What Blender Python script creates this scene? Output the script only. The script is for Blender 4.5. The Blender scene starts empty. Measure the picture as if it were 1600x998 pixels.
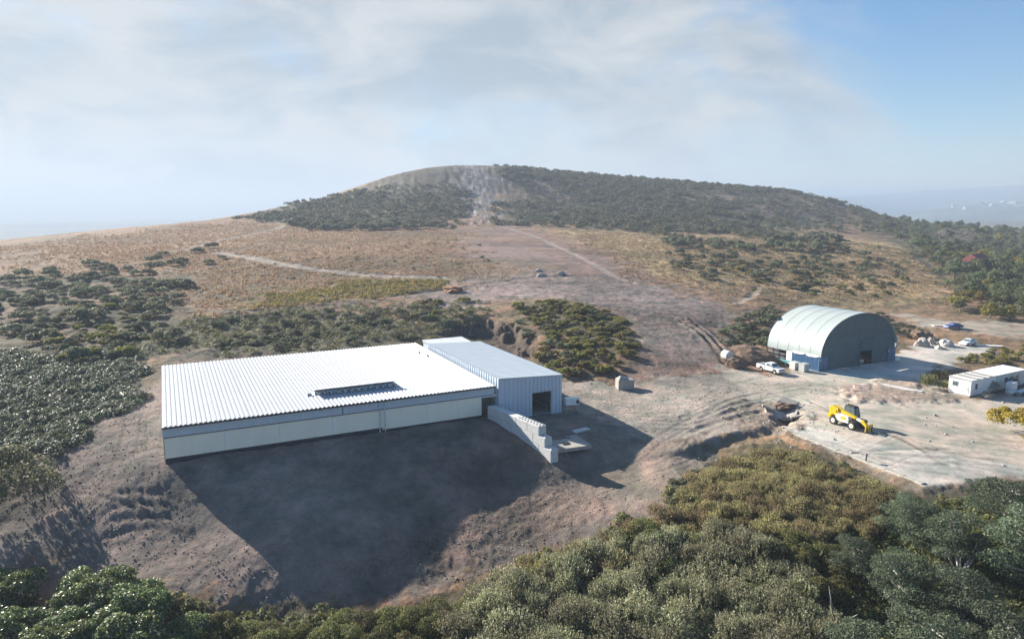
import bpy, bmesh, math, random
import numpy as np
from mathutils import Vector, Matrix

C = bpy.context.scene.collection
SC = bpy.context.scene
R = math.radians

# ------------------------------------------------------------------ camera, sky, sun, exposure
CAM_H, FPX, HOR = 29.0, 1067.0, 332.0            # camera height, focal length and horizon in the 1600 x 998 frame
PITCH = math.atan((499.0 - HOR) / FPX)
cd = bpy.data.cameras.new('camera'); cam = bpy.data.objects.new('camera', cd); C.objects.link(cam)
cam.location = (0, 0, CAM_H); cam.rotation_euler = (R(90) - PITCH, 0, 0)
cd.sensor_width = 36.0; cd.lens = FPX / 1600 * 36.0; cd.clip_start = 0.5; cd.clip_end = 40000
SC.camera = cam

SUN_AZ, SUN_EL = 51.0, 23.3                      # shadows fall to the right and towards the camera
sh_dir = (math.sin(R(SUN_AZ)), -math.cos(R(SUN_AZ)))
sun_vec = Vector((-sh_dir[0] * math.cos(R(SUN_EL)), -sh_dir[1] * math.cos(R(SUN_EL)), math.sin(R(SUN_EL))))
sd_ = bpy.data.lights.new('sun', 'SUN'); sun = bpy.data.objects.new('sun', sd_); C.objects.link(sun)
sd_.energy = 5.0; sd_.angle = R(0.5); sd_.color = (1.0, 0.93, 0.83)
sun.rotation_euler = (-sun_vec).to_track_quat('-Z', 'Y').to_euler(); sun.location = (-200, 200, 300)

SKY_STRENGTH, EXPOSURE, HAZE_DENSITY = 0.040, 1.65, 0.00036
HAZE_COLOR = (0.43, 0.51, 0.62)
w = bpy.data.worlds.new('World'); SC.world = w; w.use_nodes = True
nt = w.node_tree; nt.nodes.clear()
def N(tree, t, **kw):
    n = tree.nodes.new(t)
    for k, v in kw.items():
        if k in n.inputs: n.inputs[k].default_value = v
        else: setattr(n, k, v)
    return n
wo = N(nt, 'ShaderNodeOutputWorld'); bg = N(nt, 'ShaderNodeBackground'); bg.inputs['Strength'].default_value = SKY_STRENGTH
sky = N(nt, 'ShaderNodeTexSky'); sky.sky_type = 'NISHITA'; sky.sun_disc = False
sky.sun_elevation = R(SUN_EL); sky.sun_rotation = math.atan2(sun_vec.x, sun_vec.y)
sky.altitude = 100; sky.air_density = 1.0; sky.dust_density = 0.2; sky.ozone_density = 3.0
tc = N(nt, 'ShaderNodeTexCoord')
mp = N(nt, 'ShaderNodeMapping'); mp.inputs['Scale'].default_value = (1.0, 1.0, 1.9)
nt.links.new(tc.outputs['Generated'], mp.inputs['Vector'])
n1 = N(nt, 'ShaderNodeTexNoise'); n1.inputs['Scale'].default_value = 3.0; n1.inputs['Detail'].default_value = 8; n1.inputs['Roughness'].default_value = .56; n1.inputs['Distortion'].default_value = .35
nt.links.new(mp.outputs['Vector'], n1.inputs['Vector'])
sep = N(nt, 'ShaderNodeSeparateXYZ'); nt.links.new(tc.outputs['Generated'], sep.inputs[0])
def wmath(op, a, b=None, c=None):
    m = N(nt, 'ShaderNodeMath'); m.operation = op
    for i, v in enumerate((a, b, c)):
        if v is None: continue
        if isinstance(v, (int, float)): m.inputs[i].default_value = v
        else: nt.links.new(v, m.inputs[i])
    return m.outputs[0]
# cloud cover thins towards the blue gap in the east (+X)
cvm = N(nt, 'ShaderNodeMapRange'); cvm.interpolation_type = 'SMOOTHSTEP'
for k_, v_ in zip(('From Min', 'From Max', 'To Min', 'To Max'), (.22, .70, .16, -.38)): cvm.inputs[k_].default_value = v_
nt.links.new(sep.outputs['X'], cvm.inputs['Value']); cov0 = cvm.outputs[0]
north = N(nt, 'ShaderNodeMapRange'); north.interpolation_type = 'SMOOTHSTEP'                     # the cloud bank lies ahead; overhead and behind it is clear
north.inputs['From Min'].default_value = .1; north.inputs['From Max'].default_value = .75; north.inputs['To Min'].default_value = -.6; north.inputs['To Max'].default_value = .0
nt.links.new(sep.outputs['Y'], north.inputs['Value'])
cov = wmath('ADD', cov0, north.outputs[0])
den = wmath('ADD', n1.outputs['Fac'], cov)
mr = N(nt, 'ShaderNodeMapRange'); mr.interpolation_type = 'SMOOTHSTEP'
mr.inputs['From Min'].default_value = .36; mr.inputs['From Max'].default_value = .66
nt.links.new(den, mr.inputs['Value'])
n2 = N(nt, 'ShaderNodeTexNoise'); n2.inputs['Scale'].default_value = 4.2; n2.inputs['Detail'].default_value = 8; n2.inputs['Roughness'].default_value = .58; n2.inputs['Distortion'].default_value = .5
mp2 = N(nt, 'ShaderNodeMapping'); mp2.inputs['Scale'].default_value = (1.0, 1.0, 2.6); mp2.inputs['Location'].default_value = (3, 1, 2)
nt.links.new(tc.outputs['Generated'], mp2.inputs['Vector']); nt.links.new(mp2.outputs['Vector'], n2.inputs['Vector'])
cr = N(nt, 'ShaderNodeValToRGB'); cr.color_ramp.elements[0].position = .38; cr.color_ramp.elements[1].position = .60
cr.color_ramp.elements[0].color = (3.0, 3.65, 4.2, 1); cr.color_ramp.elements[1].color = (5.5, 5.6, 5.55, 1)
nt.links.new(n2.outputs['Fac'], cr.inputs['Fac'])
mx = N(nt, 'ShaderNodeMix'); mx.data_type = 'RGBA'
mfac = wmath('MULTIPLY', mr.outputs['Result'], 0.97)
hsv = N(nt, 'ShaderNodeHueSaturation'); hsv.inputs['Saturation'].default_value = 1.35; hsv.inputs['Value'].default_value = 1.25; nt.links.new(sky.outputs['Color'], hsv.inputs['Color'])
nt.links.new(mfac, mx.inputs['Factor']); nt.links.new(hsv.outputs['Color'], mx.inputs[6]); nt.links.new(cr.outputs['Color'], mx.inputs[7])
# low heaped clouds along the western horizon
n3 = N(nt, 'ShaderNodeTexNoise', Scale=6.5, Detail=8.0, Roughness=.55); mp3 = N(nt, 'ShaderNodeMapping'); mp3.inputs['Scale'].default_value = (1, 1, 1.6); mp3.inputs['Location'].default_value = (1.3, .4, .2)
nt.links.new(tc.outputs['Generated'], mp3.inputs['Vector']); nt.links.new(mp3.outputs['Vector'], n3.inputs['Vector'])
def wrange(src, a, b, c=0.0, d=1.0):
    m = N(nt, 'ShaderNodeMapRange'); m.interpolation_type = 'SMOOTHSTEP'
    for k_, v_ in zip(('From Min', 'From Max', 'To Min', 'To Max'), (a, b, c, d)): m.inputs[k_].default_value = v_
    nt.links.new(src, m.inputs['Value']); return m.outputs[0]
heap = wmath('MULTIPLY', wrange(n3.outputs['Fac'], .47, .56), wmath('MULTIPLY', wrange(sep.outputs['Z'], .20, .06), wrange(sep.outputs['X'], -.02, -.22)))
heap = wmath('MULTIPLY', heap, .95)
mx3 = N(nt, 'ShaderNodeMix'); mx3.data_type = 'RGBA'; nt.links.new(heap, mx3.inputs['Factor']); nt.links.new(mx.outputs[2], mx3.inputs[6]); mx3.inputs[7].default_value = (6.4, 6.2, 5.8, 1)
nt.links.new(mx3.outputs[2], bg.inputs['Color']); nt.links.new(bg.outputs[0], wo.inputs['Surface'])

SC.render.engine = 'CYCLES'
SC.cycles.use_denoising = True
SC.cycles.max_bounces = 6; SC.cycles.diffuse_bounces = 3; SC.cycles.glossy_bounces = 3; SC.cycles.transmission_bounces = 4
SC.cycles.transparent_max_bounces = 8; SC.cycles.volume_bounces = 1
vs = SC.view_settings
vs.view_transform = 'Standard'; vs.look = 'None'; vs.exposure = EXPOSURE; vs.gamma = 1.0; vs.use_curve_mapping = False

# ------------------------------------------------------------------ material helpers
def principled(name, col, rough=.7, metal=0.0, var=.12, scale=3.0, bump=0.0, spec=.3, streak=None, coords='Object'):
    """painted / weathered surface: base colour broken up by two scales of noise"""
    m = bpy.data.materials.new(name); m.use_nodes = True; t = m.node_tree; p = t.nodes['Principled BSDF']
    p.inputs['Roughness'].default_value = rough; p.inputs['Metallic'].default_value = metal
    p.inputs['Specular IOR Level'].default_value = spec
    tcx = N(t, 'ShaderNodeTexCoord'); mpx = N(t, 'ShaderNodeMapping')
    if streak: mpx.inputs['Scale'].default_value = streak
    t.links.new(tcx.outputs[coords], mpx.inputs['Vector'])
    a = N(t, 'ShaderNodeTexNoise', Scale=scale, Detail=6.0, Roughness=.65)
    t.links.new(mpx.outputs['Vector'], a.inputs['Vector'])
    r = N(t, 'ShaderNodeValToRGB')
    lo = [max(0, c * (1 - var)) for c in col]; hi = [min(1, c * (1 + var)) for c in col]
    r.color_ramp.elements[0].color = (*lo, 1); r.color_ramp.elements[1].color = (*hi, 1)
    r.color_ramp.elements[0].position = .3; r.color_ramp.elements[1].position = .7
    t.links.new(a.outputs['Fac'], r.inputs['Fac']); t.links.new(r.outputs['Color'], p.inputs['Base Color'])
    if bump:
        b = N(t, 'ShaderNodeBump', Strength=.6, Distance=bump); t.links.new(a.outputs['Fac'], b.inputs['Height']); t.links.new(b.outputs[0], p.inputs['Normal'])
    return m

def leaf_mat(name, ca, cb, cc=None, trans=.35, rough=.6, objvar=.25, spec=.25):
    ca, cb, cc = [None if q is None else tuple(min(.8, x * 1.75) for x in q) for q in (ca, cb, cc)]; trans = min(.5, trans + .12)
    """foliage: every leaf takes its own tint, every plant its own value, light shines through"""
    m = bpy.data.materials.new(name); m.use_nodes = True; t = m.node_tree; p = t.nodes['Principled BSDF']; out = t.nodes['Material Output']
    p.inputs['Roughness'].default_value = rough; p.inputs['Specular IOR Level'].default_value = spec
    g = N(t, 'ShaderNodeNewGeometry'); oi = N(t, 'ShaderNodeObjectInfo')
    r = N(t, 'ShaderNodeValToRGB'); e = r.color_ramp.elements
    e[0].position = .15; e[0].color = (*ca, 1); e[1].position = .85; e[1].color = (*cb, 1)
    if cc: k = e.new(.93); k.color = (*cc, 1)
    t.links.new(g.outputs['Random Per Island'], r.inputs['Fac'])
    nz = N(t, 'ShaderNodeTexNoise', Scale=.35, Detail=3.0); t.links.new(g.outputs['Position'], nz.inputs['Vector'])
    hs = N(t, 'ShaderNodeHueSaturation')
    v = N(t, 'ShaderNodeMapRange'); v.inputs['From Min'].default_value = .3; v.inputs['From Max'].default_value = .7
    v.inputs['To Min'].default_value = .75; v.inputs['To Max'].default_value = 1.25; t.links.new(nz.outputs['Fac'], v.inputs['Value'])
    ov = N(t, 'ShaderNodeMapRange'); ov.inputs['To Min'].default_value = 1 - objvar; ov.inputs['To Max'].default_value = 1 + objvar
    t.links.new(oi.outputs['Random'], ov.inputs['Value'])
    mu = N(t, 'ShaderNodeMath'); mu.operation = 'MULTIPLY'; t.links.new(v.outputs[0], mu.inputs[0]); t.links.new(ov.outputs[0], mu.inputs[1])
    ho = N(t, 'ShaderNodeMapRange'); ho.inputs['To Min'].default_value = .475; ho.inputs['To Max'].default_value = .52
    t.links.new(oi.outputs['Random'], ho.inputs['Value']); t.links.new(ho.outputs[0], hs.inputs['Hue'])
    t.links.new(mu.outputs[0], hs.inputs['Value']); t.links.new(r.outputs['Color'], hs.inputs['Color'])
    t.links.new(hs.outputs['Color'], p.inputs['Base Color'])
    tr = N(t, 'ShaderNodeBsdfTranslucent'); t.links.new(hs.outputs['Color'], tr.inputs['Color'])
    ms = N(t, 'ShaderNodeMixShader', Fac=trans); t.links.new(p.outputs[0], ms.inputs[1]); t.links.new(tr.outputs[0], ms.inputs[2])
    t.links.new(ms.outputs[0], out.inputs['Surface'])
    return m

M = {}
M['roof_white'] = principled('white_roof_sheet', (.47, .495, .52), .45, 0, .05, .6, spec=.5, streak=(1, .12, 1))
M['roof_grey'] = principled('zinc_roof_sheet', (.60, .66, .69), .42, .25, .06, .5, spec=.5)
M['clad'] = principled('blue_grey_cladding', (.56, .63, .70), .45, .1, .05, .8)
M['cream'] = principled('cream_panel', (.94, .87, .70), .6, 0, .04, .5, streak=(1, 1, .2))
M['dark'] = principled('dark_metal', (.035, .038, .042), .55, .2, .2, 4)
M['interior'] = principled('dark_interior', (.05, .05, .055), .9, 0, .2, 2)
M['recess'] = principled('brown_board', (.10, .085, .07), .8, 0, .25, 3)
M['white'] = principled('white_paint', (.78, .78, .75), .45, 0, .06, 1.5, spec=.5)
M['dirty_white'] = principled('weathered_white', (.62, .61, .56), .6, 0, .15, 1.2)
M['concrete'] = principled('concrete', (.58, .57, .55), .85, 0, .12, 2.0, .02)
M['edge'] = principled('weathered_edge', (.40, .38, .33), .9, 0, .3, 1.2, .03)
M['old_concrete'] = principled('stained_concrete', (.36, .33, .29), .9, 0, .2, 2.0, .03)
M['blue'] = principled('blue_container_paint', (.055, .145, .27), .5, 0, .15, 1.5, spec=.5)
M['fabric'] = principled('silver_green_sheet', (.46, .51, .48), .34, .15, .05, .35, spec=.6)
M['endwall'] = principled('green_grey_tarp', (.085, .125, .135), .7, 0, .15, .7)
M['yellow'] = principled('machine_yellow', (.62, .42, .012), .4, 0, .1, 3, spec=.5)
M['rubber'] = principled('tyre_rubber', (.025, .024, .022), .85, 0, .3, 6)
M['rim'] = principled('pale_wheel_rim', (.62, .60, .54), .5, 0, .1, 5)
M['glass'] = principled('tinted_glass', (.09, .13, .145), .08, 0, .1, 2, spec=.8)
M['car_white'] = principled('white_car_paint', (.72, .73, .73), .25, 0, .03, 1, spec=.6)
M['car_blue'] = principled('blue_car_paint', (.03, .07, .25), .25, 0, .05, 1, spec=.6)
M['turq'] = principled('turquoise_beam', (.20, .48, .47), .5, 0, .1, 3)
M['teal_grey'] = principled('grey_crate', (.42, .44, .42), .6, 0, .15, 3)
M['rock'] = principled('grey_rock', (.34, .31, .28), .9, 0, .25, 1.4, .08)
M['rock_pale'] = principled('pale_rock', (.52, .49, .44), .9, 0, .2, 1.4, .06)
M['earth'] = principled('brown_earth', (.17, .115, .08), .95, 0, .3, 1.8, .12)
M['bark'] = principled('grey_bark', (.20, .18, .155), .9, 0, .3, 4, .02)
M['deadwood'] = principled('bleached_wood', (.42, .39, .35), .85, 0, .2, 5)
M['redroof'] = principled('red_roof_tile', (.22, .06, .055), .7, 0, .2, 1)
M['red_light'] = principled('red_lens', (.35, .02, .015), .3, 0, .1, 3)
M['lens'] = principled('clear_lens', (.6, .62, .62), .15, 0, .05, 3, spec=.7)
M['steel'] = principled('galvanised_steel', (.48, .49, .49), .45, .5, .08, 4)

# leaf albedos
M['l_willow'] = leaf_mat('sage_leaves', (.085, .088, .045), (.200, .195, .120), (.33, .32, .23), .38)
M['l_yellow'] = leaf_mat('yellow_olive_leaves', (.095, .086, .042), (.195, .168, .088), (.32, .26, .12), .38)
M['l_olive'] = leaf_mat('olive_leaves', (.048, .055, .020), (.105, .105, .040), (.17, .15, .05), .35)
M['l_gloss'] = leaf_mat('glossy_leaves', (.040, .066, .020), (.100, .130, .045), (.36, .36, .24), .34, .38, .15, .4)
M['l_cypress'] = leaf_mat('cypress_sprays', (.034, .052, .030), (.095, .115, .070), (.15, .17, .11), .3, .6)
M['l_gorse'] = leaf_mat('gorse_leaves', (.055, .062, .036), (.130, .132, .078), (.22, .21, .13), .3)
M['l_gorse_y'] = leaf_mat('flowering_gorse_leaves', (.065, .068, .024), (.165, .150, .050), (.32, .26, .05), .3)
M['l_fern'] = leaf_mat('fern_leaves', (.046, .060, .032), (.105, .124, .074), (.25, .28, .22), .3, .5, .25, .3)
M['l_wood'] = leaf_mat('hill_wood_leaves', (.026, .032, .022), (.074, .070, .038), (.15, .11, .065), .25)
M['l_tree'] = leaf_mat('tree_leaves', (.042, .054, .026), (.118, .128, .062), None, .3)
M['l_tree_y'] = leaf_mat('yellowing_tree_leaves', (.085, .085, .022), (.190, .165, .040), None, .3)
M['l_bare'] = leaf_mat('bare_twigs', (.13, .105, .085), (.23, .20, .165), None, .15)
M['l_moor'] = leaf_mat('moor_grass_blades', (.145, .090, .056), (.200, .134, .084), (.235, .18, .11), .3, .8)
M['l_straw'] = leaf_mat('straw_grass_blades', (.14, .105, .058), (.25, .195, .11), None, .3, .8)
M['l_broom'] = leaf_mat('yellow_broom_flowers', (.12, .09, .02), (.30, .21, .025), (.38, .28, .03), .35)
M['l_rush'] = leaf_mat('green_rush_blades', (.05, .06, .022), (.13, .13, .05), (.24, .20, .10), .3)

# ------------------------------------------------------------------ object helpers
def tag(o, label=None, cat=None, group=None, kind=None):
    if label: o['label'] = label
    if cat: o['category'] = cat
    if group: o['group'] = group
    if kind: o['kind'] = kind
    return o
def empty(name, loc=(0, 0, 0), rz=0.0, label=None, cat=None, group=None):
    o = bpy.data.objects.new(name, None); o.empty_display_size = .5; C.objects.link(o)
    o.location = loc; o.rotation_euler = (0, 0, rz)
    return tag(o, label, cat, group)
def np_mesh(name, v, f):
    """v (N,3), f (M,k) arrays -> mesh"""
    v = np.asarray(v, np.float32); f = np.asarray(f, np.int32); k = f.shape[1]
    me = bpy.data.meshes.new(name)
    me.vertices.add(len(v)); me.vertices.foreach_set('co', v.ravel())
    me.loops.add(f.size); me.loops.foreach_set('vertex_index', f.ravel())
    me.polygons.add(len(f)); me.polygons.foreach_set('loop_start', np.arange(0, f.size, k, dtype=np.int32))
    me.update(calc_edges=True)
    return me
def link_mesh(name, me, mat, parent=None, loc=(0, 0, 0), rz=0.0):
    if mat and not me.materials: me.materials.append(mat)
    o = bpy.data.objects.new(name, me); C.objects.link(o)
    o.location = loc; o.rotation_euler = (0, 0, rz)
    if parent: o.parent = parent
    return o
def copy_tree(o, parent=None):
    c = o.copy(); C.objects.link(c)
    if parent: c.parent = parent
    for ch in list(o.children): copy_tree(ch, c)
    return c

class MB:
    """collects boxes, prisms, tubes into ONE mesh object"""
    def __init__(s): s.v = []; s.f = []
    def add(s, vs, fs):
        b = len(s.v); s.v += [tuple(x) for x in vs]; s.f += [tuple(b + i for i in q) for q in fs]; return s
    def box(s, x0, x1, y0, y1, z0, z1, mat=None):
        p = [(x, y, z) for z in (z0, z1) for y in (y0, y1) for x in (x0, x1)]
        if mat is not None: p = [mat @ Vector(q) for q in p]
        return s.add(p, [(0, 2, 3, 1), (4, 5, 7, 6), (0, 1, 5, 4), (2, 6, 7, 3), (0, 4, 6, 2), (1, 3, 7, 5)])
    def prism(s, prof, a, b, axis='y', inset=0.0):
        """closed profile (list of 2D points) extruded from a to b along axis; profile is (x,z) for y, (y,z) for x, (x,y) for z"""
        n = len(prof)
        cx = sum(p[0] for p in prof) / n; cz = sum(p[1] for p in prof) / n
        def pt(p, t):
            return {'y': (p[0], t, p[1]), 'x': (t, p[0], p[1]), 'z': (p[0], p[1], t)}[axis]
        vs = [pt(p, a) for p in prof] + [pt(p, b) for p in prof]
        fs = [tuple(range(n))[::-1], tuple(range(n, 2 * n))] + [(i, (i + 1) % n, n + (i + 1) % n, n + i) for i in range(n)]
        return s.add(vs, fs)
    def tube(s, p0, p1, r0, r1=None, n=8, cap=True):
        r1 = r0 if r1 is None else r1
        p0 = Vector(p0); p1 = Vector(p1); d = (p1 - p0).normalized()
        u = d.orthogonal().normalized(); w_ = d.cross(u)
        vs = []
        for p, r in ((p0, r0), (p1, r1)):
            for i in range(n):
                a = 2 * math.pi * i / n; vs.append(p + (u * math.cos(a) + w_ * math.sin(a)) * r)
        fs = [(i, (i + 1) % n, n + (i + 1) % n, n + i) for i in range(n)]
        if cap: fs += [tuple(range(n))[::-1], tuple(range(n, 2 * n))]
        return s.add(vs, fs)
    def path(s, pts, r, n=8):
        for i in range(len(pts) - 1): s.tube(pts[i], pts[i + 1], r if not isinstance(r, list) else r[i], r if not isinstance(r, list) else r[i + 1], n)
        return s
    def build(s, name, mat, parent=None, bevel=0.0, smooth=False, loc=(0, 0, 0), rz=0.0):
        me = bpy.data.meshes.new(name); me.from_pydata([tuple(x) for x in s.v], [], s.f)
        bm = bmesh.new(); bm.from_mesh(me)
        bmesh.ops.recalc_face_normals(bm, faces=bm.faces)
        if bevel: bmesh.ops.bevel(bm, geom=list(bm.edges), offset=bevel, segments=2, affect='EDGES', profile=.6, clamp_overlap=True)
        if smooth:
            for fc in bm.faces: fc.smooth = True
            for ed in bm.edges:
                if len(ed.link_faces) == 2 and ed.calc_face_angle() > R(40): ed.smooth = False
        bm.to_mesh(me); bm.free()
        return link_mesh(name, me, mat, parent, loc, rz)

# ------------------------------------------------------------------ noise
def _hash(ix, iy, seed):
    h = (ix.astype(np.int64) * 374761393 + iy.astype(np.int64) * 668265263 + seed * 1442695041) & 0xffffffff
    h = ((h ^ (h >> 13)) * 1274126177) & 0xffffffff
    return ((h ^ (h >> 16)) & 0xffff) / 65535.0
def vnoise(x, y, seed=0):
    ix = np.floor(x); iy = np.floor(y); fx = x - ix; fy = y - iy
    fx = fx * fx * fx * (fx * (fx * 6 - 15) + 10); fy = fy * fy * fy * (fy * (fy * 6 - 15) + 10)
    a = _hash(ix, iy, seed); b = _hash(ix + 1, iy, seed); c = _hash(ix, iy + 1, seed); d = _hash(ix + 1, iy + 1, seed)
    return (a + (b - a) * fx) * (1 - fy) + (c + (d - c) * fx) * fy - .5
def fbm(x, y, seed=0, oct=4, gain=.5):
    x = np.asarray(x, float); y = np.asarray(y, float); s = np.zeros_like(x); a = 1.0; f = 1.0
    for i in range(oct):
        s += a * vnoise(x * f + i * 17.3, y * f - i * 9.1, seed + i); a *= gain; f *= 2.03
    return s

# ------------------------------------------------------------------ terrain: control heights -> smooth height function
def ray(px, py):
    cx = (px - 800) / FPX; cy = (499 - py) / FPX
    return np.array([cx, math.cos(PITCH) + cy * math.sin(PITCH), -math.sin(PITCH) + cy * math.cos(PITCH)])
def at_z(px, py, z):
    d = ray(px, py); t = (z - CAM_H) / d[2]; return (d[0] * t, d[1] * t, z)
def at_y(px, py, Y):
    d = ray(px, py); t = Y / d[1]; return (d[0] * t, Y, CAM_H + d[2] * t)
# building frame: O on the front right eave, e along the front, f towards the camera
O2 = np.array([-2.519, 93.411]); E2 = np.array([.8918, .4526]); F2 = np.array([.4526, -.8918])
def bl(s, t, z): p = O2 + E2 * s + F2 * t; return (p[0], p[1], z)

ctrl = []
def cz(*a):
    for px, py, z in a: ctrl.append(at_z(px, py, z))
def cy_(*a):
    for px, py, Y in a: ctrl.append(at_y(px, py, Y))
# yard and road on the right
cz((1320, 672, 0), (1450, 660, 0), (1600, 690, 0), (1300, 590, 0), (1398, 562, 0), (1200, 590, 0), (1500, 560, .1), (1600, 640, 0), (1490, 760, -.3), (1600, 750, -.3),
   (1400, 740, -.3), (1300, 690, -.2), (1215, 660, -.1), (1100, 640, 0), (1000, 620, 0), (1150, 590, .2), (1512, 541, .3), (1450, 540, .4), (1500, 515, .8), (1590, 520, 1.0),
   (1590, 600, .2), (1520, 625, -.1), (1480, 470, 3.0), (1350, 480, 2.6), (1250, 470, 3.2), (1160, 540, 1.2), (1130, 560, .8), (940, 660, -.3), (1030, 688, -1.0), (1080, 700, -1.2))
# around the annex and the block wall
cz((880, 655, 0), (838, 662, 0), (900, 700, -.9), (872, 730, -1.5), (980, 760, -2.4), (1050, 740, -2.1), (895, 620, 0), (920, 600, .2))
for s, t, z in ((-41.66, 0, .95), (-30, 0, .85), (-20, 0, .7), (-10, 0, .65), (-3, 0, .75), (-1.2, 4, .55), (-1.2, 8, 0), (-.8, 12, -.9), (-10, 7, -.2), (-22, 7, -.9), (-36, 7, -.9),
                (-46, 0, 1.2), (-41.66, -17, 1.6), (-20, -17, 1.0), (-41.66, -34, 2.6), (-20, -34, 2.4), (0, -34, 2.2), (5, -15, 0.2), (10.7, -30, .8), (5, 0, 0), (14, -15, .3)):
    ctrl.append(bl(s, t, z))
# the slope below the building as its long shadow shows it
_S = np.array([sh_dir[0], sh_dir[1], -math.tan(R(SUN_EL))])
def on_plane(px, py, p0, dirv):
    n = np.cross(np.array(dirv), _S); d = ray(px, py); c = np.array([0, 0, CAM_H]); t = n.dot(np.array(p0) - c) / n.dot(d); return tuple(c + d * t)
for px, py in ((430, 893), (520, 870), (640, 836), (740, 805), (840, 775), (880, 757), (908, 740), (935, 722)):
    p = on_plane(px, py, (-39.67, 74.56, 5.0), (E2[0], E2[1], 0)); ctrl.append(p)
cz((320, 838, -3.7), (265, 775, -1.5))
cz((150, 830, -3.6), (60, 800, -2.8), (30, 740, -.5), (200, 760, -1.6), (300, 900, -4.9), (880, 800, -3.6), (700, 880, -6.0), (560, 900, -6.2), (960, 800, -3.4))
# foreground, under the scrub
cz((400, 960, -7), (400, 1060, -7.5), (150, 960, -6), (100, 1100, -7), (0, 900, -5), (700, 960, -7), (750, 1050, -7.2), (900, 870, -5.4), (1000, 950, -6), (1050, 1080, -6.5),
   (1050, 780, -2.6), (1150, 800, -2.0), (1300, 850, -2.0), (1450, 850, -1.5), (1600, 850, -1), (1300, 1000, -4.5), (1500, 1000, -4), (1650, 1000, -3))
for a in range(-80, 81, 20): ctrl.append((math.sin(R(a)) * 30, math.cos(R(a)) * 30, -8.5))
for a in range(-180, 180, 30): ctrl.append((math.sin(R(a)) * 6, math.cos(R(a)) * 6, -9.0))
# left slope and moor
cz((100, 650, 1.0), (180, 620, 1.6), (30, 640, 1.3), (100, 560, 3.2), (220, 540, 3.4), (20, 540, 3.5), (60, 480, 6.2), (220, 480, 6.0), (350, 500, 5.2), (500, 510, 4.3), (640, 500, 4.5), (740, 500, 4.6),
   (760, 540, 2.2), (100, 430, 8.6), (300, 430, 9), (450, 440, 8.6), (600, 440, 8.6), (700, 450, 8.0), (100, 400, 11.5), (300, 385, 14.5), (500, 400, 13), (650, 390, 14), (800, 400, 13), (900, 430, 9.6),
   (850, 470, 6.9), (960, 500, 4.6), (1050, 470, 5.4), (900, 560, 2.0), (860, 585, .5), (940, 590, .3), (1000, 560, 1.9), (1080, 570, .8), (1100, 500, 4.0), (1180, 450, 5.6), (1000, 430, 9), (1000, 400, 12.2), (1200, 410, 9.8), (1330, 430, 6.0), (1450, 430, 4.5), (1560, 450, 2.0))
cy_((0, 378, 370), (100, 366, 390), (200, 357, 410), (300, 350, 425), (380, 343, 440), (450, 350, 420), (560, 352, 415), (700, 352, 415), (760, 350, 420), (850, 354, 410), (950, 362, 385), (1100, 368, 380), (1190, 370, 375),
    (1300, 372, 400), (1400, 380, 400), (1480, 390, 390), (1560, 405, 400), (1640, 400, 420))
# the hill
cy_((400, 336, 500), (470, 318, 540), (550, 301, 590), (590, 284, 615), (640, 267, 640), (700, 259, 655), (740, 258, 660), (800, 262, 690), (870, 268, 700), (950, 276, 710), (1020, 281, 715), (1100, 288, 715), (1180, 294, 705), (1250, 301, 690), (1300, 312, 665), (1340, 325, 640), (1390, 345, 640),
    (740, 300, 560), (640, 320, 500), (900, 310, 560), (1050, 320, 540), (1180, 335, 520), (560, 325, 510), (1280, 350, 520), (1460, 352, 620), (1540, 362, 600), (1620, 366, 600))
for px, Y, z in ((740, 800, 62), (950, 900, 50), (600, 800, 44), (450, 800, -5), (300, 620, 6), (150, 560, 4), (0, 520, 2), (-100, 420, 8), (1200, 900, 34), (1340, 900, 8), (1450, 1000, 0), (1600, 1000, -10),
                 (0, 900, -60), (300, 1000, -50), (600, 1300, -30), (900, 1400, -20), (1200, 1400, -25), (1500, 1600, -35), (1700, 1600, -35)):
    ctrl.append(((px - 800) / FPX * Y, Y, z))
for px in range(-100, 1701, 200):
    ctrl.append(((px - 800) / FPX * 3000, 3000, -70 if px < 900 else -40)); ctrl.append(((px - 800) / FPX * 12000, 12000, -90 if px < 1000 else -30))
for px, py, Y in ((1330, 318, 3500), (1430, 308, 4500), (1520, 300, 5200), (1600, 292, 6000), (1700, 288, 6500), (1480, 330, 2600), (1600, 325, 2700)):
    ctrl.append(at_y(px, py, Y))
for a in (-170, -130, -90, -60, 60, 90, 130, 170):
    for r_, z in ((60, -6), (200, -2 if abs(a) > 75 else 2), (800, -30), (4000, -80)): ctrl.append((math.sin(R(a)) * r_, math.cos(R(a)) * r_, z))

def warp(x, y):
    r_ = np.hypot(x, y); return np.arctan2(x, y), np.log(np.maximum(r_, .5))
_c = np.array(ctrl); _cu, _cv = warp(_c[:, 0], _c[:, 1]); _P = np.stack([_cu, _cv], 1)
def _ker(d2): return np.sqrt(d2 + .07 ** 2)
_A = _ker(((_P[:, None] - _P[None]) ** 2).sum(2)) - 6e-3 * np.eye(len(_P))
_n = len(_P); _B = np.zeros((_n + 3, _n + 3)); _B[:_n, :_n] = _A; _B[:_n, _n] = 1; _B[:_n, _n + 1:] = _P; _B[_n, :_n] = 1; _B[_n + 1:, :_n] = _P.T
_W = np.linalg.solve(_B, np.concatenate([_c[:, 2], [0, 0, 0]]))
def T0(x, y):
    u, v = warp(np.asarray(x, float), np.asarray(y, float)); sh = u.shape; u = u.ravel(); v = v.ravel(); out = np.empty(len(u))
    for i in range(0, len(u), 20000):
        q = slice(i, i + 20000)
        out[q] = _ker((u[q, None] - _cu) ** 2 + (v[q, None] - _cv) ** 2) @ _W[:_n] + _W[_n] + u[q] * _W[_n + 1] + v[q] * _W[_n + 2]
    return out.reshape(sh)
_tt = np.exp(np.linspace(math.log(25), math.log(9000), 1400))
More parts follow.
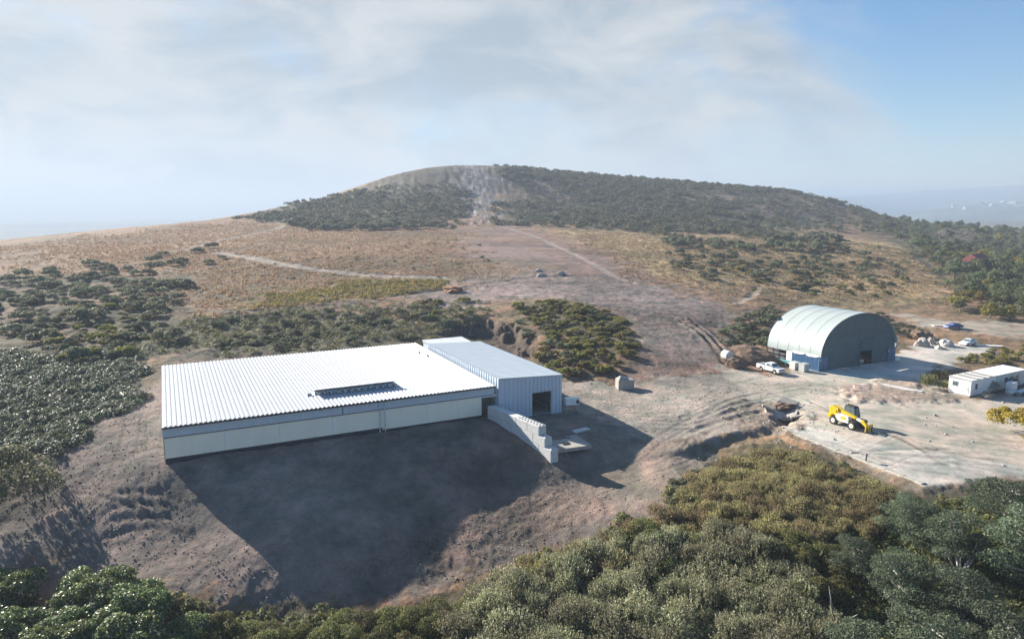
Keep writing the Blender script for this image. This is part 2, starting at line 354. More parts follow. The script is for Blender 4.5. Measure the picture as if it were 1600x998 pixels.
def at(px, py, H=None):
    d = ray(px, py); x = d[0] * _tt; y = d[1] * _tt; z = CAM_H + d[2] * _tt
    g = (T0 if H is None else H)(x, y); k = np.nonzero(z < g)[0]
    i = k[0] if len(k) else len(_tt) - 1
    if _tt[i] > 950:                                   # looks over the ridge: take the crest it just clears
        i = int(np.argmin(np.where(_tt < 900, (z - g) / _tt, 9))); return np.array([x[i], y[i], g[i]])
    if i == 0: t = _tt[0]
    else:
        a = z[i - 1] - g[i - 1]; b = z[i] - g[i]; q = a / (a - b) if a != b else 1; t = _tt[i - 1] + (_tt[i] - _tt[i - 1]) * min(max(q, 0), 1)
    return np.array([d[0] * t, d[1] * t, CAM_H + d[2] * t])

class Region:
    """ground area given by its outline; lives in (bearing, log distance) space of the site survey"""
    def __init__(s, pts, world=False):
        w_ = [p if world else at(*p) for p in pts]
        s.w = np.array([[q[0], q[1]] for q in w_]); s.u, s.v = warp(s.w[:, 0], s.w[:, 1])
    def sd(s, u, v):
        """signed distance (positive inside), roughly in units of distance / range"""
        x0, y0 = s.u, s.v; x1, y1 = np.roll(x0, -1), np.roll(y0, -1)
        out = np.full(u.shape, -9.0); pad = .15
        k = (u > x0.min() - pad) & (u < x0.max() + pad) & (v > y0.min() - pad) & (v < y0.max() + pad)
        if not k.any(): return out
        a = u[k]; b = v[k]; d = np.full(a.shape, 9.0); ins = np.zeros(a.shape, bool)
        for i in range(len(x0)):
            ex, ey = x1[i] - x0[i], y1[i] - y0[i]; L = ex * ex + ey * ey + 1e-12
            t = np.clip(((a - x0[i]) * ex + (b - y0[i]) * ey) / L, 0, 1)
            d = np.minimum(d, np.hypot(a - x0[i] - t * ex, b - y0[i] - t * ey))
            c = (y0[i] > b) != (y1[i] > b)
            if ey != 0: ins ^= c & (a < (x0[i] + (b - y0[i]) / ey * ex))
        out[k] = np.where(ins, d, -d); return out
def sstep(a, b, x): t = np.clip((x - a) / (b - a), 0, 1); return t * t * (3 - 2 * t)

# ------------------------------------------------------------------ terrain grid
inner = np.radians(np.linspace(-43, 43, 800)); side = np.radians(np.linspace(44.5, 180, 50))
UU = np.concatenate([-side[::-1][:], inner, side[:-0 or None]])
VV = np.concatenate([np.log(np.linspace(3, 34, 20)), np.arange(math.log(35), math.log(420), .0031), np.arange(math.log(422), math.log(800), .008), np.linspace(math.log(810), math.log(22000), 90)])
ug, vg = np.meshgrid(UU, VV, indexing='xy'); GX = np.exp(vg) * np.sin(ug); GY = np.exp(vg) * np.cos(ug)
Z = T0(GX, GY)
rr = np.exp(vg)

# zones: (outline, colour, edge softness, edge raggedness, roughness of the ground in m)
ZONES = [
 ('straw', [(860,360),(1000,364),(1190,372),(1480,388),(1490,440),(1450,475),(1180,445),(1130,450),(1000,428)], (.30,.225,.12), .03, .05, .35),
 ('straw2', [(1180,372),(1330,372),(1420,400),(1480,440),(1440,480),(1250,470),(1180,450)], (.30,.22,.115), .03, .05, .35),
 ('purple', [(735,358),(800,354),(900,380),(980,415),(1010,440),(860,432),(760,432),(700,400)], (.20,.145,.125), .03, .03, .15),
 ('green', [(430,450),(560,436),(680,436),(700,446),(600,460),(470,472),(380,480)], (.20,.185,.055), .02, .05, .3),
 ('scrubsoil', [(0,432),(290,432),(300,500),(330,520),(260,560),(245,600),(200,650),(90,700),(60,740),(-60,760),(-60,440)], (.085,.078,.05), .03, .04, .5),
 ('banksoil', [(280,500),(420,480),(640,470),(760,480),(760,545),(640,545),(250,580)], (.10,.085,.062), .02, .03, .45),
 ('clay', [(640,450),(760,430),(880,425),(1000,440),(1120,470),(1190,500),(1110,540),(1000,505),(840,470),(740,480),(650,478)], (.205,.165,.145), .03, .05, .28),
 ('slope', [(980,500),(1080,500),(1130,520),(1135,575),(1060,600),(1000,605),(950,595),(990,560)], (.19,.152,.13), .02, .02, .25),
 ('gorsebank', [(780,470),(900,470),(985,500),(995,555),(960,590),(830,588),(800,540)], (.12,.10,.06), .02, .03, .4),
 ('dirt', [(250,590),(180,620),(90,700),(0,760),(-80,800),(-80,890),(60,880),(250,930),(420,960),(640,940),(880,850),(1040,810),(1110,720),(1080,680),(880,600),(770,560)], (.198,.162,.135), .02, .03, .2),
 ('mound', [(530,890),(640,835),(760,790),(870,760),(940,775),(950,805),(860,830),(720,890),(620,915)], (.215,.16,.128), .008, .012, .3),
 ('flats', [(870,590),(1000,600),(1130,575),(1220,585),(1290,580),(1200,620),(1180,660),(1090,690),(1020,690),(930,650),(880,640)], (.29,.25,.208), .015, .03, .12),
 ('yard', [(1130,575),(1200,585),(1290,575),(1460,585),(1490,620),(1600,615),(1700,640),(1700,760),(1600,745),(1440,760),(1330,710),(1210,665),(1160,640)], (.37,.33,.27), .012, .02, .06),
 ('pale', [(1280,582),(1400,556),(1460,532),(1530,540),(1560,545),(1480,572),(1440,590),(1350,592)], (.46,.43,.38), .008, .012, .04),
 ('palelip', [(1212,664),(1250,662),(1340,690),(1420,700),(1600,730),(1600,748),(1445,760),(1330,715)], (.44,.41,.36), .005, .004, .04),
 ('spoil', [(1310,610),(1390,596),(1440,604),(1480,625),(1400,632),(1330,625)], (.29,.235,.185), .012, .02, .25),
 ('churn', [(1150,625),(1225,630),(1270,645),(1245,668),(1190,672),(1140,655)], (.21,.17,.135), .01, .02, .4),
 ('trackR', [(1400,490),(1480,500),(1600,502),(1600,530),(1540,520),(1450,512)], (.30,.26,.21), .012, .02, .1),
 ('olivesoil', [(-50,940),(400,965),(640,945),(880,870),(1000,830),(1090,790),(1100,715),(1210,680),(1440,765),(1700,755),(1700,1300),(-50,1300)], (.085,.075,.045), .01, .015, .3),
 ('mudfoot', [(960,700),(1090,690),(1100,760),(1040,800),(960,790),(930,750)], (.25,.20,.155), .015, .02, .12),
 ('woodsoil', [(370,340),(470,316),(550,299),(700,303),(720,345),(560,350),(440,348)], (.06,.06,.035), .01, .02, .8),
 ('woodsoil2', [(780,346),(790,300),(830,282),(760,257),(1000,270),(1350,318),(1330,335),(1190,370),(980,356)], (.06,.06,.035), .01, .02, .8),
 ('heath', [(800,298),(850,285),(910,292),(900,312),(850,320),(800,315)], (.19,.135,.105), .012, .03, .5),
 ('heath2', [(1060,300),(1190,296),(1330,325),(1340,345),(1200,340),(1120,318)], (.18,.14,.10), .012, .03, .5),
 ('dome', [(545,302),(600,275),(650,258),(740,250),(800,265),(825,284),(790,300),(740,303),(640,304)], (.10,.088,.062), .008, .012, .25),
 ('scar', [(715,290),(718,256),(752,256),(778,285),(780,322),(770,348),(742,350),(722,318)], (.155,.146,.135), .012, .03, .5),
 ('rightsoil', [(1330,335),(1440,330),(1700,330),(1700,500),(1580,500),(1490,440),(1420,400),(1360,350)], (.085,.075,.045), .02, .03, .5),
]
col = np.zeros(Z.shape + (3,)); col[:] = (.225, .150, .092)               # moor grass in winter
far = sstep(math.log(900), math.log(1400), vg); col = col * (1 - far[..., None]) + np.array((.11, .115, .085)) * far[..., None]
rough = np.full(Z.shape, .32) + far * 0
jit = fbm(GX * .12, GY * .12, 5, 4, .6); jit2 = fbm(ug * 60, vg * 60, 9, 4, .6)
ZW = {}
for nm, pts, c3, soft, rag, amp in ZONES:
    rg = Region(pts); s_ = rg.sd(ug, vg); wt = sstep(-soft, soft, s_ + jit2 * rag * 1.6)
    ZW[nm] = wt; col = col * (1 - wt[..., None]) + np.array(c3) * wt[..., None]; rough = rough * (1 - wt) + amp * wt
fpat = far * (fbm(GX / 260, GY / 260, 111, 4, .6)); col *= (1 + 1.5 * fpat)[..., None]
# olive patches of low scrub in the moor, redder bracken between
mg = sstep(.05, .3, fbm(GX * .022 + 7, GY * .03, 91, 5, .6)) * (1 - sstep(math.log(430), math.log(520), vg)); mg = mg * np.clip(1 - ZW['dirt'] - ZW['yard'] - ZW['flats'] - ZW['pale'] - ZW['clay'] - ZW['olivesoil'] - ZW['slope'], 0, 1)
col = col * (1 - .55 * mg[..., None]) + np.array((.115, .105, .06)) * .55 * mg[..., None]
mrd = sstep(.08, .3, fbm(GX * .03, GY * .05 + 9, 95, 5, .6))[..., None] * (1 - sstep(math.log(430), math.log(520), vg))[..., None] * (1 - ZW['straw'])[..., None] * np.clip(1 - ZW['dirt'] - ZW['yard'] - ZW['flats'] - ZW['pale'] - ZW['clay'] - ZW['olivesoil'], 0, 1)[..., None]
col = col * (1 - .5 * mrd) + np.array((.225, .135, .095)) * .5 * mrd
# slow patchiness of the moor and of the bare ground
pt = fbm(GX * .03, GY * .05, 21, 5, .6)[..., None]; pt2 = fbm(GX * .35, GY * .35, 31, 4, .6)[..., None]
col *= 1 + .5 * pt + .38 * pt2
col[..., 0] *= 1 + .18 * pt2[..., 0]; col = np.clip(col, .01, .8)

# the yard ends in a cut bank; below it the ground lies about two metres lower
lower = Region([(1075, 700), (1120, 682), (1170, 671), (1212, 664), (1260, 683), (1330, 717), (1440, 763), (1600, 752), (1800, 760), (1800, 1500), (880, 1500), (960, 830), (990, 720)])
sl = lower.sd(ug, vg); Z -= (.35 + .45 * sstep(.22, .27, ug) * (1 - sstep(.36, .40, ug)) * (1 - sstep(.03, .2, sl)) + .3 * jit) * sstep(-.004, .012, sl + jit2 * .004) * sstep(.20, .29, ug)
face = np.exp(-((sl - .004) / .008) ** 2)[..., None] * (ug > .1)[..., None]; col = col * (1 - .6 * face) + np.array((.17, .15, .125)) * .6 * face
# a narrow gully dug into the yard edge
gul = Region([(1200, 642), (1225, 632), (1262, 645), (1250, 658), (1222, 668), (1205, 664)]); sg = gul.sd(ug, vg)
Z -= 1.5 * sstep(-.004, .018, sg + jit2 * .012)
# levelled pads under the buildings (they fall away at the edges)
bs = (GX - O2[0]) * E2[0] + (GY - O2[1]) * E2[1]; bt = (GX - O2[0]) * F2[0] + (GY - O2[1]) * F2[1]
def pad(s0, s1, t0, t1, z, m=2.0):
    global Z
    d = np.maximum(np.maximum(s0 - bs, bs - s1), np.maximum(t0 - bt, bt - t1)); k = 1 - sstep(0, m, d); Z = Z * (1 - k) + np.minimum(Z, z) * k
pad(-41.2, .3, -33.4, -.3, 0.5, .6); pad(.3, 10.9, -34, .8, -.02, .8)
# cut bank behind the annex, its shadow painted into the earth colour
cutb = Region([(690, 505), (760, 495), (822, 515), (838, 545), (820, 580), (780, 560), (700, 545)])
sc_ = cutb.sd(ug, vg); Z -= 2.8 * sstep(-.01, .03, sc_ + jit2 * .02); col = col * (1 - .75 * sstep(-.01, .01, sc_)[..., None]) + np.array((.075, .06, .052)) * .75 * sstep(-.01, .01, sc_)[..., None]
# the tongue of spread earth in front keeps a low crest
mo = sstep(-.01, .03, Region(ZONES[11][1] if False else [z for z in ZONES if z[0] == 'mound'][0][1]).sd(ug, vg)); Z += .12 * mo
Z += ZW['spoil'] * .35

# tracks and wheel ruts
def polyline_d(pts):
    w_ = np.array([at(*p)[:2] for p in pts]); d = np.full(Z.shape, 1e3)
    mid = w_.mean(0); rad = np.hypot(*(w_ - mid).T).max() + 12; k = (np.hypot(GX - mid[0], GY - mid[1]) < rad)
    a, b = GX[k], GY[k]; dd = np.full(a.shape, 1e3)
    for i in range(len(w_) - 1):
        e = w_[i + 1] - w_[i]; t = np.clip(((a - w_[i][0]) * e[0] + (b - w_[i][1]) * e[1]) / (e @ e + 1e-9), 0, 1)
        dd = np.minimum(dd, np.hypot(a - w_[i][0] - t * e[0], b - w_[i][1] - t * e[1]))
    d[k] = dd; return d
def smooth_line(pts, n=6):
    p = np.array(pts, float); out = []
    for i in range(len(p) - 1):
        a = p[max(i - 1, 0)]; b = p[i]; c = p[i + 1]; d = p[min(i + 2, len(p) - 1)]
        for t in np.linspace(0, 1, n, endpoint=False):
            out.append(tuple(.5 * ((2 * b) + (c - a) * t + (2 * a - 5 * b + 4 * c - d) * t * t + (3 * b - a - 3 * c + d) * t ** 3)))
    return out + [tuple(p[-1])]
TRACKS = [([(447, 346), (436, 356), (400, 364), (350, 374), (300, 386), (270, 392)], 3.4, (.28, .225, .18)),
          ([(335, 394), (380, 400), (440, 412), (520, 424), (600, 430), (690, 434)], 3.6, (.29, .25, .215)),
          ([(775, 352), (830, 368), (880, 390), (930, 415), (965, 435), (1010, 446), (1030, 452)], 1.6, (.265, .22, .19)),
          ([(330, 486), (450, 482), (560, 470), (690, 452)], 1.2, (.13, .10, .085)),
          ([(1185, 448), (1175, 462), (1150, 472)], 1.0, (.34, .28, .22)),
          ([(1440, 345), (1430, 380), (1440, 405), (1490, 442)], 2.0, (.10, .095, .07)),
          ([(690, 455), (780, 440), (850, 432), (930, 432), (980, 440)], 2.0, (.17, .135, .12)),
          ([(640, 352), (700, 356), (760, 357), (860, 355)], 2.4, (.15, .115, .095)),
          ([(560, 403), (680, 402), (760, 403), (840, 404)], .8, (.15, .11, .09))]
TD = np.full(Z.shape, 99.0)
for pts, wd, c3 in TRACKS:
    d = polyline_d(smooth_line(pts)); k = (1 - sstep(wd * .5, wd * .5 + 1.1, d + jit * .8))[..., None] * .85; TD = np.minimum(TD, d - wd * .5)
    col = col * (1 - k) + np.array(c3) * (1 + .5 * pt2) * k; Z -= .25 * k[..., 0]
rs = random.Random(4)
NL = 0
RUTS = []
for i in range(7): RUTS.append(([(860 + i * 5, 610 + i * 8), (960 + i * 8, 628 + i * 7), (1060 + i * 6, 632 + i * 6), (1160, 608 + i * 5), (1260, 596 + i * 3)], .05, .38))
for i in range(8): RUTS.append(([(1180 + i * 6, 600 + i * 5), (1250 + i * 6, 618 + i * 6), (1320 + i * 12, 650 + i * 5), (1420 + i * 10, 672 + i * 8), (1600, 690 + i * 9)], .05, .35))
for i in range(4): RUTS.append(([(1240 + i * 3, 672 + i * 7), (1300, 690 + i * 7), (1400, 728 - i * 8), (1480, 740 - i * 12)], .12, .45))
for i in range(4): RUTS.append(([(165 + i * 6, 835 - i * 22), (215, 826 - i * 20), (265, 828 - i * 18), (310, 842 - i * 15)], .07, .45))
for i in range(0): RUTS.append(([(90 + i * 16, 700 + i * 4), (120 + i * 13, 740 + i * 8), (140 + i * 14, 800 + i * 8), (190 + i * 18, 860 + i * 5)], .12, .5))
for i in range(0): RUTS.append(([(560 + i * 30, 890 - i * 9), (640 + i * 26, 868 - i * 10), (700 + i * 26, 850 - i * 11)], .05, .4))
for i in range(9): RUTS.append(([(800 + i * 22, 442 + i * 6), (900 + i * 18, 458 + i * 6), (1010 + i * 12, 475 + i * 5), (1120, 492 + i * 4)], .22, .7))
for i in range(5): RUTS.append(([(1040 + i * 9, 490 + i * 3), (1080 + i * 8, 512 + i * 4), (1115 + i * 4, 545), (1130 + i * 3, 570)], .25, .5))
for i in range(5): RUTS.append(([(1085 + i * 4, 672 - i * 7), (1140, 655 - i * 7), (1195, 640 - i * 6)], .16, .5))
# pairs of tyre tracks criss-crossing the bare ground
for a0, a1, a2, a3 in (((60, 770), (150, 770), (230, 800), (330, 880)), ((120, 690), (170, 730), (190, 800), (260, 870)), ((200, 640), (190, 700), (150, 760), (90, 830)), ((230, 650), (225, 720), (230, 790), (280, 860)), 
                       ((900, 650), (980, 660), (1060, 650), (1140, 610)), ((890, 610), (980, 625), (1080, 625), (1180, 600)), ((930, 745), (1000, 720), (1040, 690), (1120, 645)), ((940, 770), (1010, 745), (1070, 715), (1090, 690)), ((1180, 610), (1260, 625), (1340, 655), (1440, 665)), ((1290, 640), (1380, 650), (1480, 660), (1600, 670)),
                       ((1240, 690), (1340, 705), (1420, 720), (1560, 728)), ((1210, 600), (1290, 612), (1400, 640), (1600, 705)), ((980, 520), (1040, 540), (1080, 570), (1100, 600)), ((1010, 510), (1070, 530), (1110, 560), (1125, 600)), ((700, 450), (800, 455), (900, 450), (1000, 452)), ((640, 462), (760, 465), (880, 475), (1000, 490)), ((860, 440), (940, 455), (1040, 470), (1160, 500))):
    off = np.array([a3[1] - a0[1], -(a3[0] - a0[0])], float); off = off / np.hypot(*off) * np.array([26, 9]) * (1 if a0[1] > 560 else .5)
    for q in (0, 1): RUTS.append(([tuple(np.array(p_) + off * q) for p_ in (a0, a1, a2, a3)], .05, .24))
for a_, b_ in (((1335, 708), (1400, 683)), ((1300, 694), (1372, 672)), ((1385, 728), (1470, 700)), ((1290, 676), (1420, 716))): RUTS.append(([a_, ((a_[0] + b_[0]) / 2, (a_[1] + b_[1]) / 2), b_], .05, .16))
for pts, dep, wd in RUTS:
    d = polyline_d(smooth_line([(a + rs.uniform(-4, 4), b + rs.uniform(-2, 2)) for a, b in pts], 5))
    g = np.exp(-(d / wd) ** 2) * (0.7 + .5 * jit); g = np.clip(g, 0, 1.2)
    Z -= dep * (g - .7 * np.exp(-((d - 1.6 * wd) / wd) ** 2) * (.5 + jit))
    col *= 1 - .22 * g[..., None]
# roughness of the ground
near = 1 - sstep(math.log(500), math.log(1200), vg)
Z += rough * (fbm(GX * .28, GY * .28, 41, 5, .62) * 1.1 + .8 * fbm(GX * .07, GY * .07, 51, 3)) * near + far * fbm(GX * .002, GY * .002, 61, 4) * 30 * sstep(0, 1, vg - 7)
sc0 = ZW['scar']; Z += sc0 * (fbm(ug * 160, vg * 18, 71, 4, .6) * .9); col *= 1 + (sc0 * fbm(ug * 420, vg * 40, 73, 4, .7) * .8)[..., None]
do = ZW['dome'] * (1 - sc0); col *= 1 + (do * fbm(ug * 260, vg * 30, 75, 3, .6) * .45)[..., None]; Z += do * fbm(ug * 200, vg * 20, 77, 3) * .8
col = np.clip(col, .01, .75)

nu, nv = len(UU), len(VV)
idx = np.arange(nu * nv).reshape(nv, nu)
quads = np.stack([idx[:-1, :-1], idx[:-1, 1:], idx[1:, 1:], idx[1:, :-1]], -1).reshape(-1, 4)[:, ::-1]
wrap = np.stack([idx[:-1, -1], idx[:-1, 0], idx[1:, 0], idx[1:, -1]], -1).reshape(-1, 4)[:, ::-1]
gme = np_mesh('ground', np.stack([GX, GY, Z], -1).reshape(-1, 3), np.concatenate([quads, wrap]))
ca = gme.attributes.new('soil', 'FLOAT_COLOR', 'POINT'); ca.data.foreach_set('color', np.concatenate([col.reshape(-1, 3), np.clip(.22 + rough.reshape(-1, 1) * 2.6, 0, 1)], 1).astype(np.float32).ravel())
gme.polygons.foreach_set('use_smooth', np.ones(len(gme.polygons), bool))
gm = bpy.data.materials.new('soil_and_moor'); gm.use_nodes = True; t = gm.node_tree; p = t.nodes['Principled BSDF']
p.inputs['Roughness'].default_value = .95; p.inputs['Specular IOR Level'].default_value = .15
at_ = N(t, 'ShaderNodeAttribute'); at_.attribute_name = 'soil'
geo = N(t, 'ShaderNodeNewGeometry')
na = N(t, 'ShaderNodeTexNoise', Scale=.9, Detail=10.0, Roughness=.72); nb = N(t, 'ShaderNodeTexNoise', Scale=.16, Detail=6.0, Roughness=.6)
t.links.new(geo.outputs['Position'], na.inputs['Vector']); t.links.new(geo.outputs['Position'], nb.inputs['Vector'])
def mrange(tree, src, a, b, c, d):
    m = N(tree, 'ShaderNodeMapRange'); m.inputs['From Min'].default_value = a; m.inputs['From Max'].default_value = b; m.inputs['To Min'].default_value = c; m.inputs['To Max'].default_value = d
    tree.links.new(src, m.inputs['Value']); return m.outputs[0]
nc = N(t, 'ShaderNodeTexNoise', Scale=4.5, Detail=8.0, Roughness=.75); t.links.new(geo.outputs['Position'], nc.inputs['Vector'])
k3 = mrange(t, nc.outputs['Fac'], .3, .7, .72, 1.28)
k1 = mrange(t, na.outputs['Fac'], .3, .7, .62, 1.38); k2 = mrange(t, nb.outputs['Fac'], .35, .65, .86, 1.14)
mu = N(t, 'ShaderNodeMath'); mu.operation = 'MULTIPLY'; t.links.new(k1, mu.inputs[0]); t.links.new(k2, mu.inputs[1])
vm = N(t, 'ShaderNodeVectorMath'); vm.operation = 'SCALE'; t.links.new(at_.outputs['Color'], vm.inputs[0]); mu2 = N(t, 'ShaderNodeMath'); mu2.operation = 'MULTIPLY'; t.links.new(mu.outputs[0], mu2.inputs[0]); t.links.new(k3, mu2.inputs[1])
fm = N(t, 'ShaderNodeMix'); fm.data_type = 'FLOAT'; t.links.new(at_.outputs['Alpha'], fm.inputs[0]); fm.inputs[2].default_value = 1.0; t.links.new(mu2.outputs[0], fm.inputs[3]); t.links.new(fm.outputs[0], vm.inputs['Scale'])
t.links.new(vm.outputs[0], p.inputs['Base Color'])
bu = N(t, 'ShaderNodeBump', Strength=.9, Distance=.35); t.links.new(at_.outputs['Alpha'], bu.inputs['Strength']); t.links.new(na.outputs['Fac'], bu.inputs['Height']); bu2 = N(t, 'ShaderNodeBump', Strength=.8, Distance=.09); t.links.new(nc.outputs['Fac'], bu2.inputs['Height']); t.links.new(bu.outputs[0], bu2.inputs['Normal']); t.links.new(bu2.outputs[0], p.inputs['Normal'])
ground = link_mesh('ground', gme, gm); tag(ground, 'bare brown earth yard, rusty winter moor and hill under everything', 'ground', kind='structure')

def gz(x, y):
    u, v = warp(np.asarray(x, float), np.asarray(y, float))
    i = np.clip(np.searchsorted(UU, u) - 1, 0, nu - 2); j = np.clip(np.searchsorted(VV, v) - 1, 0, nv - 2)
    a = np.clip((u - UU[i]) / (UU[i + 1] - UU[i]), 0, 1); b = np.clip((v - VV[j]) / (VV[j + 1] - VV[j]), 0, 1)
    return (Z[j, i] * (1 - a) + Z[j, i + 1] * a) * (1 - b) + (Z[j + 1, i] * (1 - a) + Z[j + 1, i + 1] * a) * b
def sample(A, x, y):
    u, v = warp(np.asarray(x, float), np.asarray(y, float)); i = np.clip(np.searchsorted(UU, u), 0, nu - 1); j = np.clip(np.searchsorted(VV, v), 0, nv - 1); return A[j, i]
def ground_at(px, py):
    return at(px, py, gz)

# ------------------------------------------------------------------ haze: one closed box of thin air
def add_haze(x0, x1, y0, y1, z0, z1):
    hz = MB().box(x0, x1, y0, y1, z0, z1).build('haze', None)
    hm = bpy.data.materials.new('thin_haze'); hm.use_nodes = True; t = hm.node_tree; t.nodes.clear()
    o = N(t, 'ShaderNodeOutputMaterial'); pv = N(t, 'ShaderNodeVolumePrincipled')
    pv.inputs['Color'].default_value = (*HAZE_COLOR, 1); pv.inputs['Density'].default_value = HAZE_DENSITY; pv.inputs['Anisotropy'].default_value = .13
    t.links.new(pv.outputs[0], o.inputs['Volume']); hz.data.materials.clear(); hz.data.materials.append(hm)
    tag(hz, 'thin pale haze over the valley', 'haze', kind='stuff')
add_haze(-22500, 22500, -22500, 22500, float(Z.min()) - 1, float(Z.max()) + 4)


mb_ = bmesh.new(); bmesh.ops.create_icosphere(mb_, subdivisions=3, radius=1)
for v_ in mb_.verts: v_.co = (v_.co.x * 260, v_.co.y * 130, v_.co.z * 26)
mme = bpy.data.meshes.new('mist_bank'); mb_.to_mesh(mme); mb_.free(); mm = bpy.data.materials.new('drifting_mist'); mm.use_nodes = True; t = mm.node_tree; t.nodes.clear()
o_ = N(t, 'ShaderNodeOutputMaterial'); pv = N(t, 'ShaderNodeVolumePrincipled'); pv.inputs['Color'].default_value = (.36, .50, .68, 1); pv.inputs['Density'].default_value = .0022; pv.inputs['Anisotropy'].default_value = .1; t.links.new(pv.outputs[0], o_.inputs['Volume'])
mist = link_mesh('mist_bank', mme, mm, None, (470, 860, 38)); tag(mist, 'pale mist drifting over the right shoulder of the hill', 'mist', kind='stuff')
# ------------------------------------------------------------------ buildings
bang = math.atan2(E2[1], E2[0])
def ribbed_quad(a, b, c, d, pitch=.5, hgt=.05, seg=1, prof=((0, 0), (.30, 0), (.42, 1), (.88, 1))):
    """sheet with trapezoid ribs running from edge a-b to edge d-c; ribs stand along the face normal"""
    a, b, c, d = (np.array(q, float) for q in (a, b, c, d))
    L = np.linalg.norm(b - a); n = max(2, int(round(L / pitch))); nrm = np.cross(b - a, d - a); nrm /= np.linalg.norm(nrm)
    ts = [(i + q[0]) / n for i in range(n) for q in prof] + [1.0]; hs = [q[1] * hgt for i in range(n) for q in prof] + [0]
    v = []; f = []
    for t_, h_ in zip(ts, hs): v.append(a + (b - a) * t_ + nrm * h_); v.append(d + (c - d) * t_ + nrm * h_)
    for i in range(len(ts) - 1): f.append((2 * i, 2 * i + 2, 2 * i + 3, 2 * i + 1))
    return v, f
L_, D_, ZE, ZB = 41.66, 33.4, 5.0, 5.33
main = empty('warehouse', (O2[0], O2[1], 0), bang, 'long low warehouse with a white ribbed roof and cream front wall', 'warehouse')
# local frame: x along the front (negative = left), y into the depth, z up
m_ = MB(); m_.add(*ribbed_quad((-L_, -.35, ZE), (0, -.35, ZE), (0, D_, ZB), (-L_, D_, ZB), .52, .085)); 
m_.box(-L_ + .05, -.05, -.3, D_ - .05, ZE - .20, ZE - .03); m_.build('roof', M['roof_white'], main)
for k in range(11):
    x = -L_ + 1.9 + k * 3.64 * 1.04
    if x < -.6: MB().add([(x, -.3, ZE + .092), (x + .05, -.3, ZE + .092), (x + .05, D_ - .1, ZB + .092), (x, D_ - .1, ZB + .092)], [(0, 1, 2, 3)]).build('sheet_lap', M['clad'], main)
m_ = MB(); m_.box(-L_ - .06, .02, -.52, -.36, ZE - .17, ZE - .02); g_ = m_.build('gutter', M['dark'], main)
m_ = MB(); m_.add(*ribbed_quad((-L_, -.02, ZE - 1.28), (-.05, -.02, ZE - 1.28), (-.05, -.02, ZE - .18), (-L_, -.02, ZE - .18), .26, .03)); m_.box(-L_, -.05, .0, .12, ZE - 1.28, ZE - .21); m_.build('upper_cladding', M['clad'], main)
m_ = MB(); m_.box(-L_ + .02, -.1, -.09, -.03, ZE - 1.36, ZE - 1.285); m_.build('drip_rail', M['dark'], main)
m_ = MB(); m_.box(-L_ + .1, -16.25, .02, .3, 1.22, ZE - 1.30); m_.box(-16.15, -1.95, .0, .3, .95, ZE - 1.30); m_.box(-16.25, -16.15, .05, .3, 1.22, ZE - 1.30); m_.build('wall', M['cream'], main)
MB().box(-L_ + .15, -1.97, .1, .28, -.8, 1.24).build('dark_base', M['interior'], main)  # dark recessed strip filling the gap between wall and ground
m_ = MB()
for x in (-35.2, -29.0, -22.6, -16.4, -10.0, -5.5): MB().box(x - .02, x + .02, (.008 if x < -16.2 else -.012), (.019 if x < -16.2 else -.001), 1.25, ZE - 1.38).build('panel_joint', M['clad'], main)
m_ = MB(); m_.box(-L_ + .1, -L_ + .3, .31, D_ - .1, -.8, ZE - .22); m_.add(*ribbed_quad((-L_ + .05, D_ - .1, 0), (-L_ + .05, .3, 0), (-L_ + .05, .3, ZE - .22), (-L_ + .05, D_ - .1, ZE - .22), .26, .03)); m_.build('side_wall', M['clad'], main)
m_ = MB(); m_.box(-L_ + .3, -.3, D_ - .35, D_ - .1, -.5, ZB - .25); m_.build('back_wall', M['clad'], main)
m_ = MB(); m_.box(-.3, -.1, .8, D_ - .1, -.8, ZE - .22); m_.build('side_wall', M['clad'], main)
m_ = MB(); m_.box(-1.94, -.12, .45, .6, -.8, ZE - 1.42); m_.build('recessed_board', M['recess'], main)
m_ = MB(); m_.box(-2.05, .35, -.2, .5, ZE - 1.52, ZE - 1.37); m_.build('ledge', M['white'], main)
for x in (-16.55, -15.85): MB().tube((x, -.2, .3), (x, -.2, ZE - .16), .06).build('downpipe', M['clad'], main)
MB().box(-21.32, -21.24, -.06, -.03, ZE - 1.27, ZE - .2).build('cladding_joint', M['dark'], main)
# roof ventilator: low upstand with a raised hood, open towards the front
def to_loc(p): q = np.array(p[:2]) - O2; return q @ E2, -(q @ F2)
va = to_loc(at_z(490, 616, 5.1)); vb = to_loc(at_z(621, 605, 5.1)); vy = (va[1] + vb[1]) / 2; vx0, vx1 = va[0], vb[0]
vent = MB(); vent.prism([(vy - .55, ZE + 1.02), (vy + 1.75, ZE + .55), (vy + 1.75, ZE + .48), (vy - .55, ZE + .94)], vx0, vx1, 'x')
vent = vent.build('roof_vent', M['roof_white'], main)
m_ = MB(); m_.box(vx0 + .1, vx1 - .1, vy + .55, vy + 1.6, ZE + .02, ZE + .5); m_.build('upstand', M['clad'], vent)
m_ = MB()
for i in range(13):
    x = vx0 + .25 + i * (vx1 - vx0 - .5) / 12; m_.box(x - .05, x + .05, vy - .4, vy + .5, ZE + .55, ZE + .66); m_.box(x + .12, x + .12 + rs.uniform(.2, .5), vy + .1, vy + .5, ZE + .1, ZE + rs.uniform(.3, .55))
m_.build('bracket', M['dirty_white'], vent)
MB().box(vx0 - .9, vx0 - .3, vy + .3, vy + .7, ZE + .07, ZE + .4).build('roof_outlet', M['steel'], main)
for x, y in ((-2.6, 24.5), (-2.2, 21.5)): MB().box(x, x + .35, y, y + .3, ZE + .2, ZE + .6).build('roof_outlet', M['steel'], main)

